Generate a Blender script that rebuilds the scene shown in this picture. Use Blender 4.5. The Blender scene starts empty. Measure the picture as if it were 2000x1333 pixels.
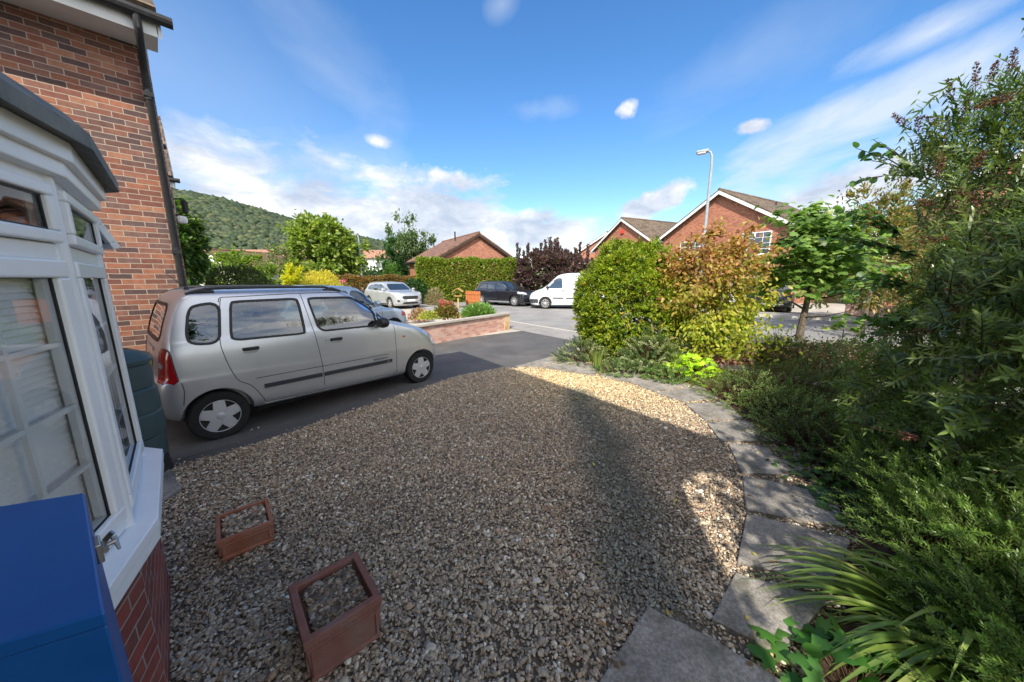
import bpy, bmesh, math, random
import numpy as np
from mathutils import Vector, Matrix
from mathutils.bvhtree import BVHTree
R = math.radians
rng = np.random.default_rng(7)
random.seed(7)
scene = bpy.context.scene
# ------------------------------------------------------------------ camera
FPX, HZ, EYE = 650.0, 545.0, 1.68
PITCH = math.atan((666.5-HZ)/FPX)
cam_d = bpy.data.cameras.new('camera'); cam = bpy.data.objects.new('camera', cam_d)
scene.collection.objects.link(cam); scene.camera = cam
cam.location = (0, 0, EYE); cam.rotation_euler = (math.pi/2-PITCH, 0, 0)
cam_d.sensor_width = 36; cam_d.lens = FPX*36/2000; cam_d.clip_start = .05; cam_d.clip_end = 6000
# ------------------------------------------------------------------ sun, exposure
SUN_AZ, SUN_EL = 192.0, 41.2            # azimuth clockwise from +Y
sun_d = bpy.data.lights.new('sun', 'SUN'); sun = bpy.data.objects.new('sun', sun_d); scene.collection.objects.link(sun)
sun_d.energy = 3.1; sun_d.angle = R(.5); sun_d.color = (1, .93, .82)
sv = Vector((math.sin(R(SUN_AZ))*math.cos(R(SUN_EL)), math.cos(R(SUN_AZ))*math.cos(R(SUN_EL)), math.sin(R(SUN_EL))))
sun.rotation_euler = sv.to_track_quat('Z', 'Y').to_euler()
scene.view_settings.view_transform = 'Standard'; scene.view_settings.look = 'None'
scene.view_settings.exposure = 1.2; scene.view_settings.gamma = 1
scene.cycles.max_bounces = 8; scene.cycles.transparent_max_bounces = 12
scene.cycles.use_denoising = True

def ray(x, y):
    a = (x-1000)/FPX; b = -(y-666.5)/FPX; c, s = math.cos(PITCH), math.sin(PITCH)
    return Vector((a, c+b*s, -s+b*c))
def G(x, y, z=0.0):
    d = ray(x, y); t = (z-EYE)/d.z
    return Vector((d.x*t, d.y*t, z))
def atY(x, y, Y):
    d = ray(x, y); t = Y/d.y
    return Vector((d.x*t, Y, EYE+d.z*t))
def AZ(a, l=1.0): return Vector((math.sin(R(a))*l, math.cos(R(a))*l, 0))
NV = Vector((.793, .609, 0)); EV = Vector((-.609, .793, 0))     # outward normal of the house fronts, direction along them
def NT(n, t, z=0.0): return Vector((NV.x*n+EV.x*t, NV.y*n+EV.y*t, z))

# ------------------------------------------------------------------ nodes
def nd(nt, typ, **kw):
    n = nt.nodes.new(typ)
    for k, v in kw.items():
        if k.startswith('i_'):
            key = k[2:]; key = int(key) if key.isdigit() else key.replace('_', ' ')
            n.inputs[key].default_value = v
        else: setattr(n, k, v)
    return n
def mth(nt, op, a, b=None, c=None, clamp=False):
    n = nt.nodes.new('ShaderNodeMath'); n.operation = op; n.use_clamp = clamp
    for i, v in enumerate((a, b, c)):
        if v is None: continue
        if isinstance(v, (int, float)): n.inputs[i].default_value = v
        else: nt.links.new(v, n.inputs[i])
    return n.outputs[0]
def mixc(nt, f, a, b, mode='MIX'):
    n = nt.nodes.new('ShaderNodeMix'); n.data_type = 'RGBA'; n.blend_type = mode
    for i, v in ((0, f), (6, a), (7, b)):
        if isinstance(v, (int, float)): n.inputs[i].default_value = v
        elif isinstance(v, (tuple, list)): n.inputs[i].default_value = (*v[:3], 1)
        else: nt.links.new(v, n.inputs[i])
    return n.outputs[2]
def ramp(nt, f, stops, interp='LINEAR'):
    n = nt.nodes.new('ShaderNodeValToRGB'); cr = n.color_ramp; cr.interpolation = interp
    while len(cr.elements) < len(stops): cr.elements.new(.5)
    for e, (p, c) in zip(cr.elements, stops):
        e.position = p; e.color = (*c, 1) if len(c) == 3 else c
    nt.links.new(f, n.inputs[0]); return n.outputs[0]
def noise(nt, vec, scale, detail=3, rough=.5, dist=0):
    n = nd(nt, 'ShaderNodeTexNoise'); n.inputs['Scale'].default_value = scale; n.inputs['Detail'].default_value = detail
    n.inputs['Roughness'].default_value = rough; n.inputs['Distortion'].default_value = dist
    if vec is not None: nt.links.new(vec, n.inputs['Vector'])
    return n.outputs[0]
def bump(nt, h, strength=.3, dist=.01):
    n = nd(nt, 'ShaderNodeBump'); n.inputs['Strength'].default_value = strength; n.inputs['Distance'].default_value = dist
    nt.links.new(h, n.inputs['Height']); return n.outputs[0]
# ------------------------------------------------------------------ world
world = bpy.data.worlds.new('World'); scene.world = world; world.use_nodes = True
wt = world.node_tree; wt.nodes.clear()
wout = nd(wt, 'ShaderNodeOutputWorld'); bg = nd(wt, 'ShaderNodeBackground'); bg.inputs[1].default_value = .145
sky = nd(wt, 'ShaderNodeTexSky', sky_type='NISHITA', sun_disc=False, sun_elevation=R(SUN_EL), sun_rotation=R(SUN_AZ))
sky.air_density = 1.15; sky.dust_density = .25; sky.ozone_density = 3.2; sky.altitude = 200
tc = nd(wt, 'ShaderNodeTexCoord'); sep = nd(wt, 'ShaderNodeSeparateXYZ'); wt.links.new(tc.outputs['Generated'], sep.inputs[0])
azn = mth(wt, 'ARCTAN2', sep.outputs[0], sep.outputs[1]); eln = mth(wt, 'ARCSINE', sep.outputs[2])
zc = mth(wt, 'ADD', mth(wt, 'MAXIMUM', sep.outputs[2], 0.0), .10)
plan = nd(wt, 'ShaderNodeCombineXYZ')
wt.links.new(mth(wt, 'DIVIDE', sep.outputs[0], zc), plan.inputs[0]); wt.links.new(mth(wt, 'DIVIDE', sep.outputs[1], zc), plan.inputs[1])
mp = nd(wt, 'ShaderNodeMapping'); mp.inputs['Rotation'].default_value = (0, 0, R(25)); mp.inputs['Scale'].default_value = (1, .62, 1)
wt.links.new(plan.outputs[0], mp.inputs[0])
nWisp = noise(wt, mp.outputs[0], 1.9, 8, .58, .35)
nPlan = noise(wt, plan.outputs[0], .55, 7, .6, .3)
mf = nd(wt, 'ShaderNodeMapping'); mf.inputs['Scale'].default_value = (1, 1, 2.1); wt.links.new(tc.outputs['Generated'], mf.inputs[0])
nFine = noise(wt, mf.outputs[0], 8, 9, .62, .2)
nPuff = noise(wt, tc.outputs['Generated'], 20, 6, .6, .1)
def pxang(x, y):
    d = ray(x, y).normalized(); return math.atan2(d.x, d.y), math.asin(d.z)
def blob(x, y, wx, wy, rot=0.0, nz=None, k=1.2, soft=.6):
    """soft cloud region centred where pixel (x, y) looks, half sizes in degrees"""
    a0, e0 = pxang(x, y)
    da = mth(wt, 'SUBTRACT', azn, a0); de = mth(wt, 'SUBTRACT', eln, e0); c, s = math.cos(R(rot)), math.sin(R(rot))
    u = mth(wt, 'DIVIDE', mth(wt, 'ADD', mth(wt, 'MULTIPLY', da, c), mth(wt, 'MULTIPLY', de, s)), R(wx))
    v = mth(wt, 'DIVIDE', mth(wt, 'SUBTRACT', mth(wt, 'MULTIPLY', de, c), mth(wt, 'MULTIPLY', da, s)), R(wy))
    d = mth(wt, 'SQRT', mth(wt, 'ADD', mth(wt, 'MULTIPLY', u, u), mth(wt, 'MULTIPLY', v, v)))
    val = mth(wt, 'SUBTRACT', 1.0, d)
    val = mth(wt, 'ADD', val, mth(wt, 'MULTIPLY', mth(wt, 'SUBTRACT', nz or nFine, .5), k*2))
    return mth(wt, 'DIVIDE', val, soft, clamp=True)
def mx(*a):
    r = a[0]
    for b in a[1:]: r = mth(wt, 'MAXIMUM', r, b)
    return r
# dense cumulus low on the left and centre, small puffs, broad streaks on the right, thin veils high on the left
lowbank = mx(blob(540, 425, 25, 9.5, 0, nFine, .9, .6), blob(850, 440, 18, 8.5, -4, nFine, .9, .45), blob(1050, 460, 13, 4.2, -6, nFine, 1.1, .5), blob(420, 330, 13, 5, -12, nWisp, 1.3, .9), blob(250, 480, 30, 6, 0, nFine, .7, .6))
puffs = mx(blob(1290, 390, 5.2, 2.0, 20, nPuff, .7, .35), blob(1245, 412, 3.0, 2.0, 0, nPuff, .6, .35), blob(1224, 213, 2.0, 1.3, 5, nPuff, .8, .5), blob(1467, 248, 2.2, .95, 3, nPuff, .8, .5), blob(738, 278, 1.8, .9, 0, nPuff, .8, .8),
           blob(880, 350, 7, 1.5, -10, nPuff, 1.0, .6), blob(1560, 430, 9, 3.0, 5, nFine, 1.0, .5), blob(1690, 360, 9, 3.0, 8, nFine, .9, .5))
streak = mx(blob(1700, 245, 17, 4.6, 18, nWisp, 1.3, .8), blob(1900, 200, 14, 4.0, 22, nWisp, 1.2, .8), blob(1830, 60, 7, 1.6, 8, nWisp, 1.5, 1.1), blob(1560, 300, 10, 3, 12, nWisp, 1.5, 1.0))
veil = mx(blob(640, 130, 13, 6, -25, nWisp, 1.8, 2.6), blob(560, 250, 20, 6, -12, nWisp, 1.8, 2.2), blob(980, 10, 3.2, 2, 20, nWisp, 1.0, 1.3), blob(1060, 215, 6, 1.6, 0, nWisp, 1.8, 1.8), blob(690, 310, 12, 2.2, -5, nWisp, 1.6, 1.6), blob(480, 320, 20, 7, -8, nFine, 1.2, 1.6), blob(300, 120, 30, 16, -20, nPlan, .5, 2.2), blob(1450, 120, 14, 5, 15, nWisp, 1.3, 2.4))
# everywhere else (behind and beside the view): unseen broken cloud, whitened to add fill light
gen = mth(wt, 'MULTIPLY', mth(wt, 'SUBTRACT', nPlan, .42), 4.5, clamp=True)
side = mth(wt, 'MULTIPLY', mth(wt, 'SUBTRACT', mth(wt, 'ABSOLUTE', azn), 1.05), 3.0, clamp=True)
gen = mth(wt, 'MULTIPLY', gen, side)
thick = mx(lowbank, puffs)
thin = mx(mth(wt, 'MULTIPLY', streak, .78), mth(wt, 'MULTIPLY', veil, .42))
shade = ramp(wt, noise(wt, mf.outputs[0], 7, 7, .6, .3), [(.36, (1.8, 2.05, 2.5)), (.50, (2.5, 2.65, 2.95)), (.62, (3.4, 3.4, 3.4))])
skyc = nd(wt, 'ShaderNodeHueSaturation'); skyc.inputs['Hue'].default_value = .504; skyc.inputs['Saturation'].default_value = 1.25; skyc.inputs['Value'].default_value = .66
wt.links.new(sky.outputs[0], skyc.inputs['Color'])
c1 = mixc(wt, thin, skyc.outputs[0], (2.6, 2.85, 3.2))
c2 = mixc(wt, mth(wt, 'MULTIPLY', thick, .95), c1, shade)
c2 = mixc(wt, gen, c2, (9.6, 9.1, 8.4))
wt.links.new(c2, bg.inputs[0]); wt.links.new(bg.outputs[0], wout.inputs[0])

# ------------------------------------------------------------------ materials
def mat(name, col=(.5, .5, .5), rough=.6, metal=0.0, spec=.5, coat=0.0):
    m = bpy.data.materials.new(name); m.use_nodes = True; b = m.node_tree.nodes['Principled BSDF']
    b.inputs['Base Color'].default_value = (*col, 1); b.inputs['Roughness'].default_value = rough
    b.inputs['Metallic'].default_value = metal; b.inputs['Specular IOR Level'].default_value = spec
    b.inputs['Coat Weight'].default_value = coat; b.inputs['Coat Roughness'].default_value = .04
    return m
def P(m): return m.node_tree, m.node_tree.nodes['Principled BSDF']
def objvec(nt): return nd(nt, 'ShaderNodeTexCoord').outputs['Object']
def noisy(name, cols, scale, rough=.8, bmp=.0, bscale=None, detail=5, spec=.3, fine=None):
    m = mat(name, cols[0], rough, spec=spec); nt, b = P(m); v = objvec(nt)
    f = noise(nt, v, scale, detail, .65); k = len(cols)
    c = ramp(nt, f, [(.3+.4*i/(k-1), q) for i, q in enumerate(cols)])
    if fine:
        g = noise(nt, v, fine, 2, .5); c = mixc(nt, .55, c, ramp(nt, g, [(.3, (.25, .25, .25)), (.7, (.78, .78, .78))]), 'OVERLAY')
    nt.links.new(c, b.inputs['Base Color'])
    if bmp: nt.links.new(bump(nt, noise(nt, v, bscale or scale*4, 4, .6), bmp, .01), b.inputs['Normal'])
    return m
def brickmat(name, cols, mortar, bw=.195, bh=.0645, ms=.0045, dirt=.3, bm=.5):
    m = mat(name, cols[0], .85, spec=.25); nt, b = P(m)
    uv = nd(nt, 'ShaderNodeUVMap').outputs[0]
    s = nd(nt, 'ShaderNodeSeparateXYZ'); nt.links.new(uv, s.inputs[0])
    br = nd(nt, 'ShaderNodeTexBrick', offset=.5, offset_frequency=2, squash=1.0)
    wv = nd(nt, 'ShaderNodeVectorMath', operation='ADD'); nz = nd(nt, 'ShaderNodeTexNoise'); nz.inputs['Scale'].default_value = 14
    nt.links.new(uv, nz.inputs['Vector'])
    sc = nd(nt, 'ShaderNodeVectorMath', operation='SCALE'); sc.inputs['Scale'].default_value = .008 if bh < .1 else .02
    sb = nd(nt, 'ShaderNodeVectorMath', operation='SUBTRACT'); sb.inputs[1].default_value = (.5, .5, .5)
    nt.links.new(nz.outputs['Color'], sb.inputs[0]); nt.links.new(sb.outputs[0], sc.inputs[0]); nt.links.new(uv, wv.inputs[0]); nt.links.new(sc.outputs[0], wv.inputs[1])
    nt.links.new(wv.outputs[0], br.inputs['Vector'])
    for k_, v_ in (('Scale', 1), ('Mortar Size', ms), ('Mortar Smooth', .25), ('Brick Width', bw), ('Row Height', bh)): br.inputs[k_].default_value = v_
    row = mth(nt, 'FLOOR', mth(nt, 'DIVIDE', s.outputs[1], bh))
    par = mth(nt, 'SUBTRACT', 1.0, mth(nt, 'ABSOLUTE', mth(nt, 'MODULO', row, 2.0)))
    col = mth(nt, 'FLOOR', mth(nt, 'DIVIDE', mth(nt, 'ADD', s.outputs[0], mth(nt, 'MULTIPLY', par, bw/2)), bw))
    cb = nd(nt, 'ShaderNodeCombineXYZ'); nt.links.new(row, cb.inputs[0]); nt.links.new(col, cb.inputs[1])
    wn = nd(nt, 'ShaderNodeTexWhiteNoise', noise_dimensions='3D'); nt.links.new(cb.outputs[0], wn.inputs['Vector'])
    k = len(cols)
    c = ramp(nt, wn.outputs['Value'], [(i/k, q) for i, q in enumerate(cols)], 'CONSTANT')
    mot = noise(nt, uv, 16, 4, .7); c = mixc(nt, dirt, c, ramp(nt, mot, [(.35, (.22, .19, .2)), (.65, (.75, .68, .62))]), 'OVERLAY')
    big = noise(nt, uv, .9, 3, .6); c = mixc(nt, .25, c, ramp(nt, big, [(.3, (.35, .35, .35)), (.7, (.65, .65, .65))]), 'OVERLAY')
    c = mixc(nt, br.outputs['Fac'], c, mortar)
    nt.links.new(c, b.inputs['Base Color'])
    h = mth(nt, 'ADD', mth(nt, 'MULTIPLY', mth(nt, 'SUBTRACT', 1.0, br.outputs['Fac']), 1.0), mth(nt, 'MULTIPLY', noise(nt, uv, 60, 3, .6), .35))
    nt.links.new(bump(nt, h, bm, .006), b.inputs['Normal'])
    return m
def glassmat(name, tint=(.5, .56, .56), refl=1.6, ior=1.5, lo=.05):
    """thin window pane: fresnel mix of a mirror and a tinted see-through"""
    m = bpy.data.materials.new(name); m.use_nodes = True; nt = m.node_tree; nt.nodes.clear()
    o = nd(nt, 'ShaderNodeOutputMaterial'); mix = nd(nt, 'ShaderNodeMixShader'); tr = nd(nt, 'ShaderNodeBsdfTransparent'); gl = nd(nt, 'ShaderNodeBsdfGlossy')
    tr.inputs[0].default_value = (*tint, 1); gl.inputs['Roughness'].default_value = .01; gl.inputs[0].default_value = (.95, .97, 1, 1)
    fr = nd(nt, 'ShaderNodeFresnel'); fr.inputs[0].default_value = ior
    f = mth(nt, 'ADD', mth(nt, 'MULTIPLY', fr.outputs[0], refl), lo, clamp=True)
    nt.links.new(f, mix.inputs[0]); nt.links.new(tr.outputs[0], mix.inputs[1]); nt.links.new(gl.outputs[0], mix.inputs[2]); nt.links.new(mix.outputs[0], o.inputs[0])
    return m
def leafmat(name, rough=.45, trans=.35, spec=.4):
    m = bpy.data.materials.new(name); m.use_nodes = True; nt, b = P(m)
    at = nd(nt, 'ShaderNodeAttribute', attribute_name='Col')
    nt.links.new(at.outputs['Color'], b.inputs['Base Color']); b.inputs['Roughness'].default_value = rough; b.inputs['Specular IOR Level'].default_value = spec
    t = nd(nt, 'ShaderNodeBsdfTranslucent'); mx_ = nd(nt, 'ShaderNodeMixShader'); mx_.inputs[0].default_value = trans
    tcx = mixc(nt, .6, at.outputs['Color'], (1.3, 1.5, .35), 'MULTIPLY'); tcx2 = mixc(nt, 1.0, tcx, (2.0, 2.0, 2.0), 'MULTIPLY')
    nt.links.new(tcx2, t.inputs[0]); o = nt.nodes['Material Output']
    nt.links.new(b.outputs[0], mx_.inputs[1]); nt.links.new(t.outputs[0], mx_.inputs[2]); nt.links.new(mx_.outputs[0], o.inputs[0])
    return m
M = {}
M['leaf'] = leafmat('leaf'); M['leaf_dull'] = leafmat('leaf_dull', .6, .25, .2); M['leaf_gloss'] = leafmat('leaf_gloss', .32, .3, .5)
M['petal'] = leafmat('petal', .7, .3, .1)
M['bark'] = noisy('bark', [(.05, .038, .028), (.12, .095, .07), (.17, .14, .11)], 30, .9, .6, 60)
M['twig'] = noisy('twig', [(.035, .022, .016), (.08, .05, .035)], 30, .85)
M['palebark'] = noisy('palebark', [(.16, .13, .1), (.3, .26, .2)], 20, .85, .4)
M['brick_mix'] = brickmat('brick_multi', [(.27, .115, .075), (.33, .145, .09), (.20, .09, .068), (.11, .072, .07), (.29, .135, .095), (.16, .088, .075), (.24, .12, .09), (.14, .095, .09), (.36, .18, .115), (.19, .115, .10), (.23, .10, .075)], (.42, .35, .28))
M['brick_red'] = brickmat('brick_red', [(.25, .065, .05), (.20, .055, .045), (.28, .085, .06), (.23, .07, .055), (.17, .06, .05)], (.30, .25, .22), dirt=.35, bm=.7)
M['brick_orange'] = brickmat('brick_orange', [(.36, .135, .08), (.41, .17, .10), (.31, .115, .07), (.38, .15, .09), (.28, .10, .065)], (.38, .28, .22))
M['brick_pink'] = brickmat('brick_pink', [(.52, .30, .24), (.46, .24, .18), (.56, .36, .29), (.50, .33, .27), (.42, .22, .18)], (.48, .40, .34), bh=.072, dirt=.2)
M['block_yellow'] = brickmat('block_yellow', [(.50, .34, .17), (.56, .42, .24), (.44, .28, .13)], (.45, .38, .28), bw=.3, bh=.14)
M['tile'] = brickmat('roof_tile', [(.125, .095, .065), (.155, .12, .08), (.10, .078, .058), (.175, .135, .095), (.13, .11, .085)], (.05, .04, .033), bw=.30, bh=.24, ms=.014, dirt=.5, bm=1)
M['tile_brown'] = brickmat('roof_tile_brown', [(.20, .11, .075), (.17, .095, .07), (.23, .13, .09), (.15, .09, .07)], (.07, .045, .035), bw=.33, bh=.3, ms=.016, bm=1)
M['tile_red'] = brickmat('roof_tile_red', [(.34, .18, .12), (.30, .155, .1), (.38, .21, .145)], (.16, .09, .07), bw=.4, bh=.35, ms=.02, bm=1)
def upvc():
    m = mat('white_plastic', (.78, .79, .80), .32, spec=.5); nt, b = P(m); v = objvec(nt)
    c = ramp(nt, noise(nt, v, 5, 6, .7), [(.3, (.76, .765, .76)), (.55, (.80, .81, .82)), (.8, (.81, .82, .83))]); nt.links.new(c, b.inputs['Base Color']); return m
M['upvc'] = upvc()
M['white'] = noisy('white_paint', [(.66, .66, .64), (.78, .78, .76)], 3, .5)
M['render'] = noisy('white_render', [(.62, .60, .55), (.74, .72, .67)], 2, .8)
M['blackplastic'] = noisy('black_plastic', [(.018, .018, .019), (.035, .035, .036)], 20, .45)
M['rubber'] = noisy('tyre_rubber', [(.012, .012, .013), (.024, .023, .023)], 30, .75)
M['seal'] = mat('rubber_seal', (.012, .012, .013), .5)
M['trim'] = noisy('dark_trim', [(.03, .033, .038), (.045, .05, .056)], 60, .6)
M['dark'] = mat('dark_interior', (.015, .015, .016), .9)
M['glass'] = glassmat('car_window_glass', (.42, .52, .49), 1.5, 1.5, .08)
M['glassdark'] = mat('dark_tinted_glass', (.02, .028, .034), .03, spec=1.0, coat=1)
M['glasswin'] = glassmat('window_glass', (.97, .98, .98), .8, 1.45, .03)
M['glasshouse'] = mat('house_window_glass', (.05, .065, .08), .04, spec=.9)
M['galv'] = noisy('galvanised_steel', [(.24, .27, .29), (.32, .35, .37)], 8, .45)
M['chrome'] = mat('chrome', (.7, .7, .7), .15, 1.0)
M['steel'] = mat('dull_steel', (.45, .43, .40), .35, 1.0)
def paint(name, col, metal=.5, rough=.32, flake=True, coat=.8, dirt=None):
    m = mat(name, col, rough, metal, .5, coat); nt, b = P(m); v = objvec(nt)
    d = ramp(nt, noise(nt, v, 2.2, 5, .6), [(.3, tuple(x*.90 for x in col)), (.7, col)])
    nt.links.new(d, b.inputs['Base Color'])
    r = nd(nt, 'ShaderNodeMapRange'); r.inputs['To Min'].default_value = rough-.06; r.inputs['To Max'].default_value = rough+.12
    nt.links.new(noise(nt, v, 7, 5, .7), r.inputs[0]); nt.links.new(r.outputs[0], b.inputs['Roughness'])
    return m
M['silver'] = paint('silver_paint', (.62, .63, .66), .65, .30, coat=.35); M['silver'].node_tree.nodes['Principled BSDF'].inputs['Coat Roughness'].default_value = .22
M['silver2'] = paint('pale_silver_paint', (.52, .54, .56), .5, .28)
M['iceblue'] = paint('ice_blue_paint', (.42, .52, .62), .35, .3)
M['black'] = paint('black_paint', (.012, .014, .02), 0, .15, False, 1)
M['vanwhite'] = paint('white_van_paint', (.74, .75, .76), 0, .35, False, .6)
M['hub'] = paint('silver_plastic', (.50, .51, .52), .25, .42, False, .1)
M['redlens'] = mat('red_lens', (.34, .006, .010), .12, spec=.7, coat=1)
M['clearlens'] = mat('clear_lens', (.42, .43, .42), .12, spec=.7, coat=1)
M['orange'] = mat('orange_lens', (.6, .16, .02), .2, coat=.5)
M['plate_y'] = mat('yellow_plate', (.85, .62, .03), .4); M['plate_w'] = mat('white_plate', (.75, .76, .74), .4)
M['asphalt'] = noisy('asphalt_old', [(.17, .165, .16), (.225, .218, .21), (.27, .262, .25)], .9, .9, .5, 160, fine=110)
M['tarmac_dark'] = noisy('tarmac_dark', [(.070, .068, .067), (.095, .092, .090), (.125, .12, .115)], 1.1, .8, .6, 180, fine=130)
M['pavement'] = noisy('pavement_tarmac', [(.20, .185, .175), (.25, .235, .22), (.30, .28, .265)], 1.5, .9, .4, 150, fine=100)
M['concrete'] = noisy('concrete', [(.28, .255, .22), (.38, .35, .30), (.44, .41, .36)], 1.3, .9, .4, 50, fine=60)
M['kerb'] = noisy('kerb_concrete', [(.34, .32, .28), (.46, .43, .38)], 4, .9, .3)
def slabmat():
    m = noisy('paving_slab', [(.16, .146, .13), (.25, .228, .20), (.34, .31, .27)], 3.0, .9, .6, 45, 8, fine=70); nt, b = P(m); v = nd(nt, 'ShaderNodeNewGeometry').outputs['Position']; src = b.inputs['Base Color'].links[0].from_socket
    sp = ramp(nt, noise(nt, v, 26, 3, .6), [(.66, (0, 0, 0)), (.72, (1, 1, 1))]); c = mixc(nt, mth(nt, 'MULTIPLY', sp, .5), src, (.42, .41, .37))
    ms = ramp(nt, noise(nt, v, 4.5, 6, .7), [(.5, (0, 0, 0)), (.68, (1, 1, 1))]); c = mixc(nt, mth(nt, 'MULTIPLY', ms, .55), c, (.07, .075, .045)); st = ramp(nt, noise(nt, v, 9, 5, .7), [(.55, (0, 0, 0)), (.7, (1, 1, 1))]); c = mixc(nt, mth(nt, 'MULTIPLY', st, .4), c, (.10, .085, .07)); nt.links.new(c, b.inputs['Base Color']); return m
M['slab'] = slabmat()
M['soil'] = noisy('soil', [(.035, .022, .015), (.075, .045, .03), (.14, .09, .06)], 9, .95, 1.0, 40, 7, fine=60)
M['gravelbase'] = noisy('gravel_base', [(.09, .075, .06), (.2, .17, .13)], 60, .95, .8)
M['grass'] = noisy('ground_grass', [(.05, .085, .02), (.09, .12, .03)], 1.2, .95)
M['terracotta'] = noisy('terracotta_bright', [(.24, .09, .055), (.33, .13, .075), (.32, .19, .14)], 7, .75, .25, 90, 7)
M['terracotta_old'] = noisy('terracotta_weathered', [(.14, .072, .06), (.20, .09, .07), (.18, .13, .115)], 8, .85, .4, 110, 7)
M['butt'] = noisy('green_plastic', [(.045, .075, .080), (.062, .10, .105)], 4, .42)
M['blue'] = noisy('blue_enamel', [(.001, .075, .29), (.002, .105, .37)], 3, .38, .05, 400, spec=.5)
M['lead'] = noisy('grey_fibreglass', [(.09, .095, .09), (.16, .165, .155), (.22, .22, .20)], 7, .75, .3, 50, 7)
M['wood_orange'] = noisy('orange_wood', [(.34, .10, .03), (.45, .17, .06)], 9, .7)
M['wood_yellow'] = noisy('yellow_wood', [(.42, .24, .08), (.5, .32, .12)], 9, .7)
M['lamp'] = mat('lamp_lens', (.65, .67, .68), .2)
M['blind'] = mat('blind_white', (.86, .86, .84), .5)
M['room'] = noisy('room_wall', [(.35, .33, .30), (.42, .40, .36)], 2, .9)
M['siren'] = mat('alarm_red', (.55, .05, .03), .4)

# ------------------------------------------------------------------ mesh helpers
COL = scene.collection
class MB:
    def __init__(s): s.v = []; s.f = []
    def add(s, vs, fs):
        o = len(s.v); s.v += [tuple(p) for p in vs]; s.f += [tuple(i+o for i in f) for f in fs]; return s
    def box(s, x0, y0, z0, x1, y1, z1):
        return s.add([(x0, y0, z0), (x1, y0, z0), (x1, y1, z0), (x0, y1, z0), (x0, y0, z1), (x1, y0, z1), (x1, y1, z1), (x0, y1, z1)],
                     [(0, 3, 2, 1), (4, 5, 6, 7), (0, 1, 5, 4), (1, 2, 6, 5), (2, 3, 7, 6), (3, 0, 4, 7)])
    def beam(s, a, b, w, h, up=(0, 0, 1)):
        a, b, up = Vector(a), Vector(b), Vector(up); d = (b-a).normalized(); x = d.cross(up).normalized()*w/2; y = x.cross(d).normalized()*h/2
        vs = [a-x-y, a+x-y, a+x+y, a-x+y, b-x-y, b+x-y, b+x+y, b-x+y]
        return s.add(vs, [(0, 1, 2, 3), (7, 6, 5, 4), (0, 4, 5, 1), (1, 5, 6, 2), (2, 6, 7, 3), (3, 7, 4, 0)])
    def prism(s, poly, z0, z1):
        """poly: xy list counter-clockwise"""
        n = len(poly); z0f = z0 if callable(z0) else (lambda p: z0)
        return s.add([(p[0], p[1], z0f(p)) for p in poly]+[(p[0], p[1], z1) for p in poly],
                     [tuple(range(n))[::-1], tuple(range(n, 2*n))]+[(i, (i+1) % n, n+(i+1) % n, n+i) for i in range(n)])
    def tube(s, pts, r, n=8, cap=True):
        pts = [Vector(p) for p in pts]; rs = r if isinstance(r, (list, tuple)) else [r]*len(pts); o = len(s.v)
        prev = None
        for i, p in enumerate(pts):
            d = (pts[min(i+1, len(pts)-1)]-pts[max(i-1, 0)]).normalized()
            if prev is None:
                a = Vector((0, 0, 1)) if abs(d.z) < .9 else Vector((1, 0, 0)); x = d.cross(a).normalized()
            else: x = (prev-d*prev.dot(d)).normalized()
            prev = x; y = d.cross(x)
            for k in range(n):
                t = 2*math.pi*k/n; s.v.append(tuple(p+(x*math.cos(t)+y*math.sin(t))*rs[i]))
        for i in range(len(pts)-1):
            for k in range(n):
                a, b = o+i*n+k, o+i*n+(k+1) % n; s.f.append((a, b, b+n, a+n))
        if cap: s.f.append(tuple(o+k for k in range(n))[::-1]); s.f.append(tuple(o+(len(pts)-1)*n+k for k in range(n)))
        return s
    def lathe(s, prof, n=24, c=(0, 0, 0), axis='z', sq=None):
        o = len(s.v); c = Vector(c)
        for r, h in prof:
            for k in range(n):
                t = 2*math.pi*k/n; a, b = r*math.cos(t), r*math.sin(t)
                p = (a, b, h) if axis == 'z' else ((a, h, b) if axis == 'y' else (h, a, b))
                s.v.append(tuple(c+Vector(p)))
        for i in range(len(prof)-1):
            for k in range(n):
                a, b = o+i*n+k, o+i*n+(k+1) % n; s.f.append((a, b, b+n, a+n) if axis != 'y' else (a, a+n, b+n, b))
        s.f.append(tuple(o+k for k in range(n))); s.f.append(tuple(o+(len(prof)-1)*n+k for k in range(n)))
        return s
    def mesh(s, name):
        me = bpy.data.meshes.new(name); me.from_pydata(s.v, [], s.f); me.update(); return me
def boxuv(me):
    uvl = me.uv_layers.new(name='UVMap'); n = len(me.loops)
    if n == 0: return
    co = np.empty(len(me.vertices)*3); me.vertices.foreach_get('co', co); co = co.reshape(-1, 3)
    uv = np.zeros((n, 2))
    for p in me.polygons:
        nx, ny, nz = p.normal; ls = list(p.loop_indices); vi = [me.loops[l].vertex_index for l in ls]; q = co[vi]
        if abs(nz) > .97: u, v = q[:, 0], q[:, 1]
        else:
            h = np.array([-ny, nx, 0.]); h /= np.linalg.norm(h); upv = np.cross(np.array([nx, ny, nz]), h)
            if abs(nz) < .05: upv = np.array([0, 0, 1.])
            u, v = q@h, q@upv
        uv[ls, 0] = u; uv[ls, 1] = v
    uvl.data.foreach_set('uv', uv.ravel())
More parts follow.
